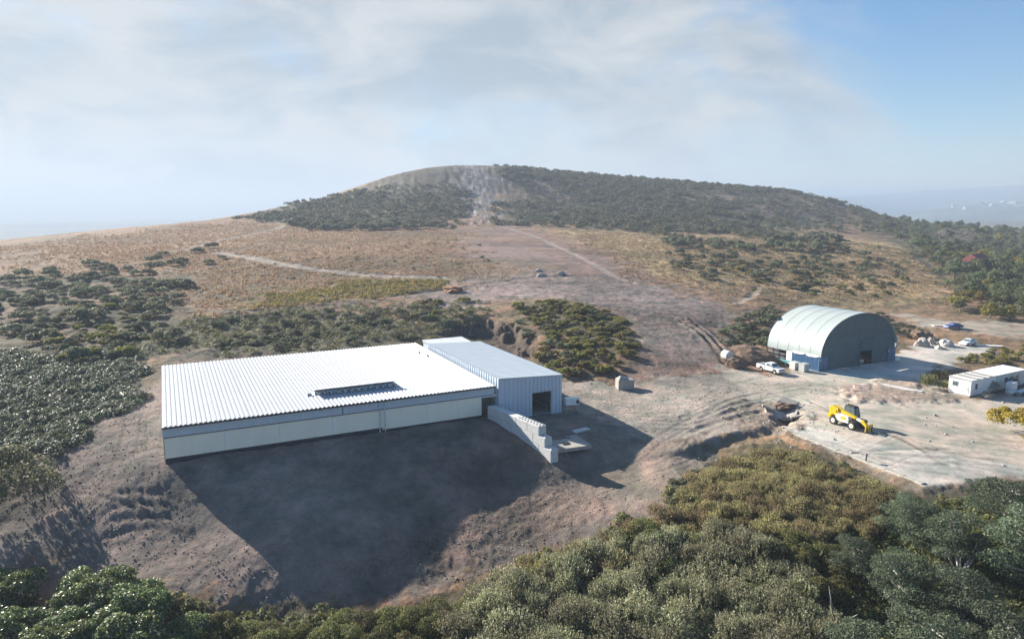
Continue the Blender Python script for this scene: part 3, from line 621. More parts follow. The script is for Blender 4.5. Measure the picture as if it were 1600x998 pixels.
# annex on the right, a little taller
ax = empty('annex_hall', (O2[0], O2[1], 0), bang, 'tall grey annex with ribbed walls and an open doorway', 'annex')
X0, X1, Y0, Y1, HL, HR = .5, 10.7, -.65, 28.6, 6.05, 5.5
m_ = MB(); m_.add(*ribbed_quad((X0 - .08, Y1, HL + .04), (X0 - .08, Y0 - .1, HL + .04), (X1 + .1, Y0 - .1, HR + .04), (X1 + .1, Y1, HR + .04), .75, .035)); m_.prism([(X0, HL), (X1, HR), (X1, HR - .15), (X0, HL - .15)], Y0 + .05, Y1 - .05, 'y'); m_.build('roof', M['roof_grey'], ax)
dx0, dx1, dh = 5.75, 8.85, 3.35
m_ = MB()
def hz_(x): return HL + (HR - HL) * (x - X0) / (X1 - X0) - .02
for a, b, z0 in ((X0, dx0, -.5), (dx1, X1, -.5), (dx0, dx1, dh)):
    m_.add(*ribbed_quad((a, Y0, z0), (b, Y0, z0), (b, Y0, hz_(b)), (a, Y0, hz_(a)), .62, .11)); m_.prism([(a, z0), (b, z0), (b, hz_(b)), (a, hz_(a))], Y0 + .01, Y0 + .12, 'y')
m_.build('front_wall', M['clad'], ax)
m_ = MB(); m_.add(*ribbed_quad((X0, Y1, -.5), (X0, Y0 + .02, -.5), (X0, Y0 + .02, HL - .03), (X0, Y1, HL - .03), .84, .09)); m_.box(X0 + .01, X0 + .1, Y0 + .13, Y1, -.5, HL - .17); m_.build('side_wall', M['clad'], ax)
m_ = MB(); m_.add(*ribbed_quad((X1, Y0 + .02, -.5), (X1, Y1, -.5), (X1, Y1, HR - .02), (X1, Y0 + .02, HR - .02), .42, .05)); m_.box(X1 - .1, X1 - .01, Y0 + .13, Y1 - .02, -.5, HR - .17); m_.build('side_wall', M['clad'], ax)
m_ = MB(); m_.box(X0 + .11, X1 - .11, Y1 - .12, Y1 - .02, -.5, HR - .2); m_.build('back_wall', M['clad'], ax)
m_ = MB(); m_.box(X0 + .12, X1 - .12, Y0 + .13, Y1 - .13, -.3, .03); m_.build('floor_slab', M['old_concrete'], ax)
m_ = MB(); m_.box(dx0 - .1, dx0 - .003, Y0 - .06, Y0 + .15, 0, dh); m_.box(dx1 + .003, dx1 + .1, Y0 - .06, Y0 + .15, 0, dh); m_.box(dx0 - .1, dx1 + .1, Y0 - .06, Y0 + .15, dh + .003, dh + .12); m_.build('door_frame', M['steel'], ax)
m_ = MB(); m_.prism([(Y0 - .14, HL - .10), (Y0 - .06, HL - .10), (Y0 - .06, HL + .08), (Y0 - .14, HL + .08)], X0, X1, 'x'); fl = m_.build('barge_flashing', M['roof_white'], ax)
for v_ in fl.data.vertices: v_.co.z += (HR - HL) * (v_.co.x - X0) / (X1 - X0)
m_ = MB(); m_.path([(dx0 + .2, Y0 + 3.4, 2.3), (dx1 - .1, Y0 + 1.0, .9)], .045); m_.tube((dx1 - .1, Y0 + 1, .9), (dx1 - .1, Y0 + 1, .03), .04); m_.tube((dx0 + .2, Y0 + 3.4, 2.3), (dx0 + .2, Y0 + 3.4, .03), .04)
hr = m_.build('handrail', M['steel'], None); hr.location = (O2[0], O2[1], 0); hr.rotation_euler = (0, 0, bang); tag(hr, 'sloping steel handrail inside the annex doorway', 'handrail')
# rear store behind both
rb = empty('rear_store', (O2[0], O2[1], 0), bang, 'small white roofed store behind the annex', 'store building')
p0 = to_loc(at_z(668, 544, 5.6)); p1 = to_loc(at_z(722, 545, 5.6))
m_ = MB(); m_.add(*ribbed_quad((1.2, 28.9, 5.55), (9.2, 28.9, 5.55), (9.2, 33.6, 5.75), (1.2, 33.6, 5.75), .5, .04)); m_.box(1.25, 9.15, 28.95, 33.5, 5.4, 5.53); m_.build('roof', M['roof_white'], rb)
m_ = MB(); m_.box(1.4, 9.0, 29.1, 33.3, -.3, 5.39); m_.build('wall', M['clad'], rb)

# ------------------------------------------------------------------ interlocking concrete blocks
blk = MB(); BL, BH, BW = 2.44, 1.2, 1.2
blk.box(-BL / 2 + .01, BL / 2 - .01, -BW / 2, BW / 2, 0, BH - .015)
wall_a = np.array(bl(-.85, .75, 0))[:2]; wall_b = np.array(bl(1.35, 14.6, 0))[:2]
wd_ = (wall_b - wall_a) / np.linalg.norm(wall_b - wall_a); WL = np.linalg.norm(wall_b - wall_a); wang = math.atan2(wd_[1], wd_[0])
base_z = -1.15
def block(kind_len, dist, course, studs, label):
    root = empty('concrete_block', (*(wall_a + wd_ * dist), base_z + course * BH), wang, label, 'concrete block', 'interlocking blocks of the retaining wall')
    m = MB().box(-kind_len / 2 + .025, kind_len / 2 - .025, -BW / 2, BW / 2, (-.8 if course == 0 else 0), BH - .03); m.build('body', M['concrete'], root, bevel=.05)
    if studs:
        n = max(1, int(kind_len / .6))
        for i in range(n):
            x = -kind_len / 2 + (i + .5) * kind_len / n
            for y in ((-.26, .26)):
                s_ = MB(); s_.tube((x, y, BH - .03), (x, y, BH + .11), .17, .13, 10); s_.build('stud', M['concrete'], root)
    return root
ends = (WL, WL - 1.22, WL - 2.44)
cname = ('bottom', 'middle', 'top')
for c in range(3):
    pos = ends[c]; k = 0
    while pos > .3:
        ln = min(BL, pos); top = (c == 2 and k < 2) or (c < 2 and k == 0)
        lab = {0: 'grey concrete block at the near end of the %s course of the stepped wall' % cname[c]}.get(k, 'grey concrete block number %d from the near end in the %s course' % (k + 1, cname[c]))
        ordn = ('', 'second', 'third', 'fourth', 'fifth', 'sixth', 'seventh')
        if k: lab = 'grey concrete block, %s from the near end in the %s course of the stepped wall' % (ordn[k], cname[c])
        if c == 2 and k == 0: lab = 'sunlit concrete block with studs ending the top course of the stepped wall'
        block(ln, pos - ln / 2, c, top, lab); pos -= ln; k += 1

# ------------------------------------------------------------------ slab, equipment box and loose things by the annex
def place(px, py): q = ground_at(px, py); return float(q[0]), float(q[1]), float(gz(q[0], q[1]))
def frame_mat(o): return Matrix.Translation(o.location) @ Matrix.Rotation(o.rotation_euler.z, 4, 'Z')
sx, sy, sz = place(884, 693)
pd = empty('concrete_pad', (sx, sy, sz + .06), bang - R(6), 'pale concrete pad with a square pit beside the stepped block wall', 'concrete pad')
m_ = MB(); m_.box(-2.6, -.75, -2.2, 2.2, -.3, .16); m_.box(.45, 2.6, -2.2, 2.2, -.3, .16); m_.box(-.75, .45, -2.2, -1.15, -.3, .16); m_.box(-.75, .45, -.1, 2.2, -.3, .16); m_.build('slab', M['old_concrete'], pd)  # stained concrete, its darker tone also carrying the shade over the pad
MB().box(-.75, .45, -1.15, -.1, -.3, -.22).build('pit_floor', M['interior'], pd)
for px, py, sx_, sy_, lab in ((908, 672, 2.6, .9, 'thin pale concrete strip lying nearest the annex corner'), (905, 697, 2.0, .8, 'thin pale concrete strip beside the pad with the pit')):
    x, y, z = place(px, py); o = MB().box(-sx_ / 2, sx_ / 2, -sy_ / 2, sy_ / 2, -.2, .12).build('concrete_strip', M['concrete'], None, .02, loc=(x, y, z), rz=bang + R(8)); tag(o, lab, 'concrete strip')
bx = bl(12.2, 1.0, 0); bx = (bx[0], bx[1], float(gz(bx[0], bx[1])))
eq = empty('equipment_box', bx, bang - R(12), 'white equipment box on thin legs by the annex corner', 'equipment box')
m_ = MB(); m_.box(-1.0, 1.0, -.55, .55, 1.05, 2.05); m_.build('casing', M['white'], eq, .04)
MB().box(.55, .95, -.575, -.552, 1.3, 1.8).build('opening', M['dark'], eq); MB().box(1.003, 1.02, -.35, .3, 1.3, 1.8).build('opening', M['dark'], eq)
for a in (-.9, .9):
    for b in (-.45, .45): MB().box(a - .05, a + .05, b - .05, b + .05, -.1, 1.05).build('leg', M['steel'], eq)
x, y, z = place(976, 606)
cb = empty('concrete_tank', (x, y, z), bang - R(18), 'grey brown concrete cube with a heaped top at the foot of the brown slope', 'concrete tank')
MB().box(-1.35, 1.35, -.9, .9, -.4, 1.55).build('walls', M['old_concrete'], cb, .04)
m_ = MB(); m_.add([(-1.3, -.85, 1.55), (1.3, -.85, 1.55), (1.3, .85, 1.55), (-1.3, .85, 1.55), (-.75, -.1, 2.2), (.6, .1, 1.72)], [(0, 1, 5, 4), (1, 2, 5), (2, 3, 4, 5), (3, 0, 4)]); m_.build('heaped_top', M['old_concrete'], cb)

# ------------------------------------------------------------------ arched shed between shipping containers
def container(loc, rz, label, mat, rear=False):
    t = empty('shipping_container', loc, rz, label, 'container', 'blue containers carrying the arched shed')
    W, Lc, Hc = 2.44, 6.06, 2.59
    m = MB()
    m.add(*ribbed_quad((.04, Lc - .1, .16), (.04, .1, .16), (.04, .1, Hc - .12), (.04, Lc - .1, Hc - .12), .28, .045))
    m.add(*ribbed_quad((W - .04, .1, .16), (W - .04, Lc - .1, .16), (W - .04, Lc - .1, Hc - .12), (W - .04, .1, Hc - .12), .28, .045))
    m.box(.06, W - .06, .06, Lc - .06, .12, Hc - .03); m.build('walls', mat, t)
    m = MB()
    for a in (0, W - .12):
        for b in (0, Lc - .12): m.box(a, a + .12, b, b + .12, 0, Hc)
    m.box(.12, W - .12, -.0, .1, Hc - .13, Hc - .002); m.box(.12, W - .12, -.0, .1, 0, .15)
    for a in (-.005, W - .095): m.box(a, a + .1, .12, Lc - .12, 0, .15); m.box(a, a + .1, .12, Lc - .12, Hc - .12, Hc - .002)
    m.build('frame', mat, t)
    for a in (.14, W / 2 + .02):
        d = MB(); d.add(*ribbed_quad((a, .03, .17), (a + W / 2 - .16, .03, .17), (a + W / 2 - .16, .03, Hc - .15), (a, .03, Hc - .15), .26, .03)); d = d.build('door', mat, t)
        for k in (.3, .75): MB().tube((a + k, -.03, .2), (a + k, -.03, Hc - .18), .022).build('lock_bar', M['steel'], d)
    MB().box(.15, .5, -.045, -.03, 1.9, 2.1).build('label_plate', M['white'], t)
    return t
SHL = np.array(at_z(1279, 580, .1)); SHR = np.array(at_z(1398, 562, .1)); sv = SHR - SHL; SW = float(np.hypot(sv[0], sv[1])); sang = math.atan2(sv[1], sv[0])
sloc = (SHL[0], SHL[1], .08); S = Matrix.Translation(sloc) @ Matrix.Rotation(sang, 4, 'Z')
container(tuple(S @ Vector((0, 0, 0))), sang, 'blue shipping container under the left edge of the arched shed', M['blue'])
container(tuple(S @ Vector((SW - 2.44, 0, 0))), sang, 'blue shipping container under the right edge of the arched shed', M['blue'])
shed = empty('arched_shed', sloc, sang, 'arched silver green shed with a dark doorway', 'shed')
DS, ZS, APX = 12.3, 2.62, 7.55; NA = 40
def arch(i, off=0.0): a = math.pi * (1 - i / NA); return SW / 2 + (SW / 2 - .05 + off) * math.cos(a), ZS + (APX + off) * max(0, math.sin(a)) ** .92
m_ = MB()
for layer in (0.0, -.05):
    v = []; f = []
    ys = np.linspace(-.25, DS, 31)
    for y in ys:
        for i in range(NA + 1):
            sag = -.03 * abs(math.sin((y + .25) / (DS + .25) * 5 * math.pi)) ** .8 * math.sin(math.pi * i / NA)
            x, z = arch(i, sag + layer); v.append((x, y, z))
    for j in range(len(ys) - 1):
        for i in range(NA): b = j * (NA + 1) + i; f.append((b, b + 1, b + NA + 2, b + NA + 1))
    m_.add(v, f)
m_.build('roof_skin', M['fabric'], shed, smooth=True)
for k in range(6):
    y = -.25 + k * (DS + .25) / 5; m_ = MB(); m_.path([(arch(i, .0)[0], y, arch(i, .0)[1]) for i in range(NA + 1)], .035, 6); m_.build('arch_rib', M['fabric'] if k else M['steel'], shed)
# front wall of tarpaulin with a roller door opening
d0, d1, dh_ = 11.4, 14.9, 3.0
m_ = MB()
pr = [(x, z) for x, z in (arch(i, -.12) for i in range(NA + 1))]
left = [(2.5, 0), (d0, 0), (d0, dh_ + 1.6)] + [(d0, arch(int(NA * .5), -.12)[1] - .02)]
def top_at(x): return float(np.interp(x, [q[0] for q in pr], [q[1] for q in pr]))
for a, b, z0 in ((0.15, 2.5, 2.6), (2.5, d0, 0), (d0, d1, dh_), (d1, SW - 2.5, 0), (SW - 2.5, SW - .15, 2.6)):
    xs = np.linspace(a, b, max(3, int((b - a) * 3)))
    for i in range(len(xs) - 1):
        m_.add([(xs[i], .12, z0), (xs[i + 1], .12, z0), (xs[i + 1], .12, top_at(xs[i + 1])), (xs[i], .12, top_at(xs[i])), (xs[i], .18, z0), (xs[i + 1], .18, z0), (xs[i + 1], .18, top_at(xs[i + 1])), (xs[i], .18, top_at(xs[i]))], [(0, 1, 2, 3), (7, 6, 5, 4)])
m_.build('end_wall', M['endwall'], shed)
m_ = MB(); m_.box(d0 - .12, d0, .0, .1, 0, dh_ + 2.0); m_.box(d1, d1 + .14, .0, .1, 0, dh_ + 2.2); m_.box(d0 + .003, d1 - .003, .02, .1, dh_ + 1.95, dh_ + 2.08); m_.build('door_frame', M['endwall'], shed)
m_ = MB()
for k in range(9): m_.box(d0 + .01, d1 - .01, .03, .09, dh_ + k * .22 - .3, dh_ + k * .22 - .11)
m_.box(d0 + .01, d1 - .01, .06, .1, dh_ - .3, dh_ + 1.94); m_.build('roller_curtain', M['endwall'], shed)
m_ = MB(); m_.box(2.46, SW - 2.46, DS - .2, DS - .1, 0, 8.2); 
m_.build('back_wall', M['endwall'], shed)
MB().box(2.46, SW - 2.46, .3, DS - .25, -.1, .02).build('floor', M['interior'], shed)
m_ = MB(); m_.tube((d0 + 1.2, 1.4, .3), (d0 + 2.2, 1.5, .3), .28, .3, 8); m_.box(d0 + 2.3, d0 + 2.9, 1.2, 1.7, .02, .6); o = m_.build('sack_heap', M['dirty_white'], None, .08); o.location = sloc; o.rotation_euler = (0, 0, sang); tag(o, 'pale sacks lying inside the dark doorway of the arched shed', 'sacks')
# open rear half of the left side: white panel, posts and rails
MB().box(.0, .14, 6.2, 7.5, 0, 2.58).build('side_panel', M['white'], shed)
for k in range(4): y = 7.62 + k * 1.5; MB().box(.0, .14, y, y + .14, 0, 2.6).build('post', M['dark'], shed)
for z in (.95, 1.75, 2.5): MB().box(.02, .12, 7.76, 12.1, z, z + .1).build('rail', M['steel'], shed)
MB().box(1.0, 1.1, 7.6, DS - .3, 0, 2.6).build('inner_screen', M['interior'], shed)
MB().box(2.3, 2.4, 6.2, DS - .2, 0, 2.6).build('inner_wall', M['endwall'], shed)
MB().box(SW - .2, SW - .1, 6.1, DS, 0, 2.6).build('side_panel', M['endwall'], shed)
for k in range(2):
    m_ = MB(); y0 = .2 + k * 3.1; m_.add([(-.12, y0, 2.66), (-.2, y0 + 2.7, 2.66), (.55, y0 + 2.6, 3.3), (.55, y0 + .1, 3.3), (-.16, y0 + .5, 2.5), (-.22, y0 + 2.1, 2.45)], [(0, 3, 2, 1), (0, 1, 5, 4)]); m_.build('tarp_flap', M['white'], shed)

def crate(px, py, s, label, rz, mat):
    x, y, z = place(px, py); t = empty('bulk_crate', (x, y, z), rz, label, 'crate', 'crates beside the left container')
    MB().box(-s / 2, s / 2, -s / 2, s / 2, .14, s * 1.12).build('bin', mat, t, .03)
    m = MB()
    for a in (-s / 2, -.08, s / 2 - .16): m.box(a, a + .16, -s / 2, s / 2, 0, .135)
    m.build('pallet', M['deadwood'], t)
    MB().box(-s / 2 - .02, s / 2 + .02, -s / 2 - .02, s / 2 + .02, s * 1.125, s * 1.125 + .06).build('lid', mat, t)
crate(1241, 577, 1.25, 'pale bulk crate with the turquoise beam reaching it', sang, M['dirty_white']); crate(1255.5, 580, 1.3, 'grey bulk crate standing in front of the blue container corner', sang, M['teal_grey'])
x, y, z = place(1227, 571); o = MB().box(-2.6, 2.6, -.14, .14, .75, 1.1)
for a in (-2.1, 0, 2.1): o.box(a - .1, a + .1, -.1, .1, 0, .748)
o = o.build('turquoise_beam', M['turq'], None, loc=(x, y, z), rz=sang - R(90) + R(8)); tag(o, 'long turquoise steel beam on trestles between pickup and shed', 'beam')

# ------------------------------------------------------------------ vehicles (x forward, y to the left)
def wheel(parent, x, y, r, wd, rimr, side):
    m = MB(); m.tube((x, y - wd / 2, r), (x, y + wd / 2, r), r, r, 20); ty = m.build('wheel', M['rubber'], parent, .03)
    yo = y + side * (wd / 2 + .004); rm = MB(); rm.tube((x, yo - side * .12, r), (x, yo + side * .02, r), rimr, rimr * .92, 14); rm = rm.build('rim', M['rim'], ty)
    h = MB(); h.tube((x, yo, r), (x, yo + side * .06, r), rimr * .3, rimr * .22, 8); h.build('hub', M['steel'], ty)
def arch_prof(L0, L1, zb, zt_list, wheels, wr):
    """side outline: underside with wheel arches, then the upper line given"""
    pts = [(L0, zb)]
    for cx in wheels:
        for k in range(9): a = math.pi * (1 - k / 8); pts.append((cx + wr * math.cos(a), zb + max(0, wr * math.sin(a))))
    pts.append((L1, zb)); return pts + zt_list
def body_with_glass(root, W, lower, cab, panes, mat, cabw, taper):
    MB().prism(lower, -W / 2, W / 2, 'y').build('body', mat, root, .045, True)
def cabin(root, mat, prof, W0, W1, zb, zt, name='cab'):
    """greenhouse: side outline prof (x,z), half width W0 at zb narrowing to W1 at zt"""
    def hw(z): return W0 + (W1 - W0) * (z - zb) / (zt - zb)
    n = len(prof); v = [(x, -hw(z), z) for x, z in prof] + [(x, hw(z), z) for x, z in prof]
    f = [tuple(range(n))[::-1], tuple(range(n, 2 * n))] + [(i, (i + 1) % n, n + (i + 1) % n, n + i) for i in range(n)]
    return MB().add(v, f).build(name, mat, root, .035, True), hw
def pane_side(root, pts, hw, s, name='side_window'):
    m = MB(); m.add([(x, s * (hw(z) + .006), z) for x, z in pts] + [(x, s * (hw(z) - .03), z) for x, z in pts], [tuple(range(len(pts))), tuple(range(len(pts), 2 * len(pts)))] + [(i, (i + 1) % len(pts), len(pts) + (i + 1) % len(pts), len(pts) + i) for i in range(len(pts))]); return m.build(name, M['glass'], root)
def pane_cross(root, a, b, hw, nx, name):
    """windscreen between side points a (low) and b (high)"""
    m = MB(); (x0, z0), (x1, z1) = a, b; o = .008 * nx
    m.add([(x0 + o, -hw(z0) + .09, z0), (x0 + o, hw(z0) - .09, z0), (x1 + o, hw(z1) - .1, z1), (x1 + o, -hw(z1) + .1, z1)], [(0, 1, 2, 3)]); return m.build(name, M['glass'], root)

# pickup
a = np.array(at_z(1190, 578.5, .2)); b = np.array(at_z(1209.5, 583.5, .2)); hd = math.atan2(b[1] - a[1], b[0] - a[0]); side_off = Vector((-math.sin(hd), math.cos(hd))) * .75
mid = (a + b) / 2; px_, py_ = mid[0] + side_off.x, mid[1] + side_off.y
pk = empty('pickup_truck', (px_, py_, float(gz(px_, py_))), hd, 'white pickup truck with an open tray beside the arched shed', 'pickup')
lw = arch_prof(-1.0, 2.5, .42, [(2.52, .75), (2.48, 1.02), (1.25, 1.12), (1.1, 1.14), (-.55, 1.14), (-.62, .9), (-1.0, .9)], (1.6,), .48)
MB().prism(lw, -.86, .86, 'y').build('body', M['white'], pk, .04, True)
tray = arch_prof(-2.6, -.66, .55, [(-.66, 1.25), (-2.62, 1.25)], (-1.45,), .42); m_ = MB()
m_.prism(tray, -.92, -.84, 'y'); m_.prism(tray, .84, .92, 'y'); m_.box(-2.62, -2.55, -.838, .838, .6, 1.24); m_.box(-.73, -.67, -.838, .838, .6, 1.3); m_.box(-2.55, -.73, -.838, .838, .82, .88); tr_ = m_.build('tray', M['white'], pk)
m_ = MB(); m_.path([(-.78, -.8, 1.25), (-.78, -.8, 1.82), (-.78, .8, 1.82), (-.78, .8, 1.25)], .035, 6); m_.build('headboard_bar', M['dark'], tr_)
cb_, hw = cabin(pk, M['white'], [(-.55, 1.12), (1.12, 1.12), (.62, 1.72), (.45, 1.78), (-.45, 1.78), (-.56, 1.7)], .84, .68, 1.12, 1.78)
for s in (-1, 1): pane_side(pk, [(-.42, 1.2), (.42, 1.2), (.42, 1.66), (-.42, 1.66)], hw, s); pane_side(pk, [(.5, 1.2), (.94, 1.2), (.56, 1.64), (.5, 1.66)], hw, s, 'quarter_window')
pane_cross(pk, (1.03, 1.22), (.67, 1.67), hw, 1, 'windscreen'); pane_cross(pk, (-.555, 1.2), (-.558, 1.66), hw, -1, 'rear_window')
for s in (-1, 1):
    MB().tube((2.47, s * .62, .84), (2.56, s * .62, .84), .1, .1, 10).build('headlight', M['lens'], pk)
    MB().box(.86, .98, s * .98 - .08, s * .98 + .08, 1.2, 1.38).build('mirror', M['dark'], pk)
    for x in (1.6, -1.45): wheel(pk, x, s * .74, .37, .24, .2, s)
MB().box(2.5, 2.62, -.86, .86, .42, .6).build('bumper', M['steel'], pk, .02); MB().box(2.5, 2.535, -.45, .45, .74, .95).build('grille', M['dark'], pk)
MB().box(-2.5, 2.2, -.4, .4, .38, .54).build('chassis', M['dark'], pk)

def sedan(loc, rz, label, mat, name='parked_car'):
    t = empty(name, loc, rz, label, 'car', 'cars parked behind the arched shed')
    lw = arch_prof(-2.25, 2.25, .3, [(2.3, .5), (2.24, .68), (1.9, .78), (.95, .92), (-1.45, .95), (-2.2, .92), (-2.3, .6)], (-1.33, 1.38), .38)
    MB().prism(lw, -.86, .86, 'y').build('body', mat, t, .06, True)
    cbn, hw = cabin(t, mat, [(-1.75, .93), (1.0, .91), (.25, 1.38), (-.05, 1.44), (-.75, 1.43), (-1.1, 1.36)], .80, .60, .92, 1.44)
    for s in (-1, 1):
        pane_side(t, [(-.35, .98), (.68, .97), (.2, 1.32), (-.35, 1.36)], hw, s); pane_side(t, [(-1.35, .99), (-.45, .98), (-.45, 1.36), (-1.0, 1.3)], hw, s)
        MB().box(2.2, 2.285, s * .62 - .18, s * .62 + .18, .58, .7).build('headlight', M['lens'], t); MB().box(-2.29, -2.2, s * .62 - .18, s * .62 + .18, .7, .84).build('tail_light', M['red_light'], t)
        for x in (-1.33, 1.38): wheel(t, x, s * .76, .32, .2, .2, s)
    pane_cross(t, (.93, .97), (.3, 1.35), hw, 1, 'windscreen'); pane_cross(t, (-1.68, .98), (-1.14, 1.34), hw, -1, 'rear_window')
    MB().box(2.24, 2.34, -.8, .8, .34, .52).build('bumper', mat, t, .02)
    return t
x, y, z = place(1512, 539); sedan((x, y, z), R(180 + 30), 'white saloon car parked beyond the pale boulders', M['car_white'])
x, y, z = place(1489, 513); sedan((x, y, z), R(180 + 14), 'small blue car parked farther back behind the bushes', M['car_blue'])

# telehandler
a = np.array(at_z(1305.5, 663, 0)); b = np.array(at_z(1328, 670.5, 0)); hd = math.atan2(b[1] - a[1], b[0] - a[0]) ; mid = (a + b) / 2
px_, py_ = mid[0] - math.sin(hd) * 1.0, mid[1] + math.cos(hd) * 1.0
th = empty('telehandler', (px_, py_, float(gz(px_, py_)) - .02), hd, 'yellow telescopic handler with lowered boom on the pale yard', 'telehandler')
m_ = MB(); m_.prism([(-2.3, .7), (1.9, .7), (2.0, 1.0), (1.2, 1.15), (-1.6, 1.2), (-2.4, 1.05)], -.55, .55, 'y'); m_.build('chassis', M['dark'], th, .03)
m_ = MB(); m_.prism([(-1.15, .75), (.95, .75), (1.0, 1.25), (.75, 1.62), (-.9, 1.7), (-1.2, 1.5)], -1.12, -.5, 'y'); m_.build('engine_cover', M['dirty_white'], th, .05)
m_ = MB(); m_.box(-.35, .5, -1.135, -1.12, 1.1, 1.5); m_.build('cover_grille', M['yellow'], th)
m_ = MB(); m_.prism([(-2.75, 1.0), (-1.5, 1.15), (-1.35, 2.2), (-2.3, 2.4), (-2.8, 2.1)], -.5, -.32, 'y'); m_.prism([(-2.75, 1.0), (-1.5, 1.15), (-1.35, 2.2), (-2.3, 2.4), (-2.8, 2.1)], .2, .38, 'y'); m_.build('boom_tower', M['yellow'], th, .03)
MB().prism([(-2.7, .75), (-2.1, .75), (-2.1, 1.25), (-2.85, 1.25)], -.9, .9, 'y').build('counterweight', M['yellow'], th, .06)
m_ = MB(); m_.prism([(-2.5, 1.9), (1.3, 1.28), (1.35, 1.66), (-2.45, 2.36)], -.3, .18, 'y'); bo = m_.build('boom', M['yellow'], th, .03)
m_ = MB(); m_.prism([(1.0, 1.33), (2.3, 1.1), (2.36, 1.42), (1.06, 1.68)], -.24, .12, 'y'); m_.build('inner_boom', M['dirty_white'], th, .02)
m_ = MB(); m_.prism([(2.15, 1.1), (2.75, .75), (3.1, .25), (3.3, .3), (3.05, 1.0), (2.5, 1.5), (2.15, 1.5)], -.27, .15, 'y'); m_.build('boom_head', M['yellow'], th, .04)
m_ = MB(); m_.box(3.2, 3.32, -.75, .65, .25, .42); m_.box(3.2, 3.32, -.75, .65, 1.0, 1.14)
for y in (-.7, -.25, .15, .55): m_.box(3.2, 3.3, y, y + .09, .25, 1.1)
m_.build('fork_carriage', M['yellow'], th)
for y in (-.5, .4):
    MB().box(3.33, 4.35, y - .07, y + .07, .1, .16).build('fork', M['dark'], th); MB().box(3.33, 3.4, y - .07, y + .07, .165, 1.0).build('fork_shank', M['dark'], th)
m_ = MB(); m_.tube((-.6, -.06, 1.1), (.6, -.06, 1.38), .09); m_.build('lift_ram', M['steel'], th)
cbx, hw = cabin(th, M['dark'], [(-1.0, 1.05), (.75, 1.0), (.9, 1.5), (.62, 2.66), (.5, 2.76), (-.85, 2.76), (-1.0, 2.6)], .50, .44, 1.0, 2.76)
cbx.location.y = .72
for s in (-1, 1):
    for pts in ([(-.88, 1.5), (-.1, 1.5), (-.1, 2.62), (-.85, 2.62)], [(-.02, 1.5), (.76, 1.55), (.52, 2.62), (-.02, 2.62)]):
        w_ = pane_side(th, pts, hw, s); w_.location.y = .72
for a_, b_, nx, nm in (((.88, 1.55), (.64, 2.62), 1, 'windscreen'), ((-1.0, 1.5), (-1.0, 2.55), -1, 'rear_window')): w_ = pane_cross(th, a_, b_, hw, nx, nm); w_.location.y = .72
MB().box(-.9, .5, .32, 1.12, 2.765, 2.82).build('cab_roof', M['dark'], th, .03); MB().tube((-.7, .6, 2.82), (-.7, .6, 3.02), .09, .07, 10).build('beacon', M['yellow'], th)
MB().tube((-1.4, -.75, 1.6), (-1.4, -.75, 2.0), .05).build('exhaust', M['dark'], th)
for x in (1.45, -1.5):
    for s in (-1, 1): wheel(th, x, s * .98, .60, .42, .36, s)
for s in (-1, 1): MB().prism([(.75, 1.1), (1.0, 1.28), (1.9, 1.28), (2.15, 1.05), (2.15, .98), (1.9, 1.2), (1.0, 1.2), (.8, 1.05)], s * .98 - .2, s * .98 + .2, 'y').build('mudguard', M['dark'], th)

# ------------------------------------------------------------------ site cabins, bottom right of the track
ca_ = np.array(at_z(1515.5, 621, -.05)); cb2 = np.array(at_z(1482, 612, 0)); fang = math.atan2(ca_[1] - cb2[1], ca_[0] - cb2[0])
cang = R(29)
def site_cabin(off, Lc, label, ribs, windows):
    o = ca_[:2] + np.array([math.cos(cang), math.sin(cang)]) * off
    t = empty('site_cabin', (o[0], o[1], -.08), cang, label, 'site cabin', 'site cabins in a row by the track'); W, Hc = 3.4, 2.75
    m = MB(); m.box(0, Lc, 0, W, .25, Hc); m.build('walls', M['white'] if ribs else M['dirty_white'], t, .03)
    m = MB(); m.add(*ribbed_quad((-.1, -.1, Hc + .02), (Lc + (.1 if not ribs else -.02), -.1, Hc + .02), (Lc + (.1 if not ribs else -.02), W + .1, Hc + .1), (-.1, W + .1, Hc + .1), .9 if ribs else .45, .04)); m.box(-.1, Lc - .02, -.1, W + .1, Hc + .003, Hc + .016); m.build('roof', M['dirty_white'] if ribs else M['white'], t)
    m = MB()
    for k in range(4): m.box(Lc * k / 3.2, Lc * k / 3.2 + .3, .1, W - .1, -.1, .246)
    m.build('footing', M['old_concrete'], t)
    for x0, x1, z0, z1 in windows:
        f = MB().box(x0 - .06, x1 + .06, -.03, .02, z0 - .06, z1 + .06).build('window', M['white'], t); MB().box(x0, x1, -.045, -.032, z0, z1).build('pane', M['glass'], f)
    return t
c1 = site_cabin(0, 7.4, 'white site cabin nearest the yard with a window in its end wall', True, ((1.15, 1.85, 1.2, 2.1),))
f = MB().box(-.03, .02, 1.95, 2.85, 1.45, 2.25).build('window', M['white'], c1); MB().box(-.045, -.032, 2.0, 2.8, 1.5, 2.2).build('pane', M['glass'], f)
d_ = MB().box(-.03, .02, .35, 1.15, .35, 2.3).build('door', M['white'], c1); MB().box(-.06, -.032, .45, .52, 1.2, 1.35).build('handle', M['dark'], d_)
for k in range(3): MB().add([(1.6 + k * 1.9, -.02, 2.845), (2.2 + k * 1.9, -.02, 2.845), (2.5 + k * 1.9, 3.3, 2.925), (1.9 + k * 1.9, 3.3, 2.925)], [(0, 1, 2, 3)]).build('roof_patch', M['old_concrete'], c1)
c2 = site_cabin(7.5, 9.0, 'whiter site cabin farther along with a plain white roof', False, ((2.5, 3.5, 1.2, 2.1), (6, 7, 1.2, 2.1)))
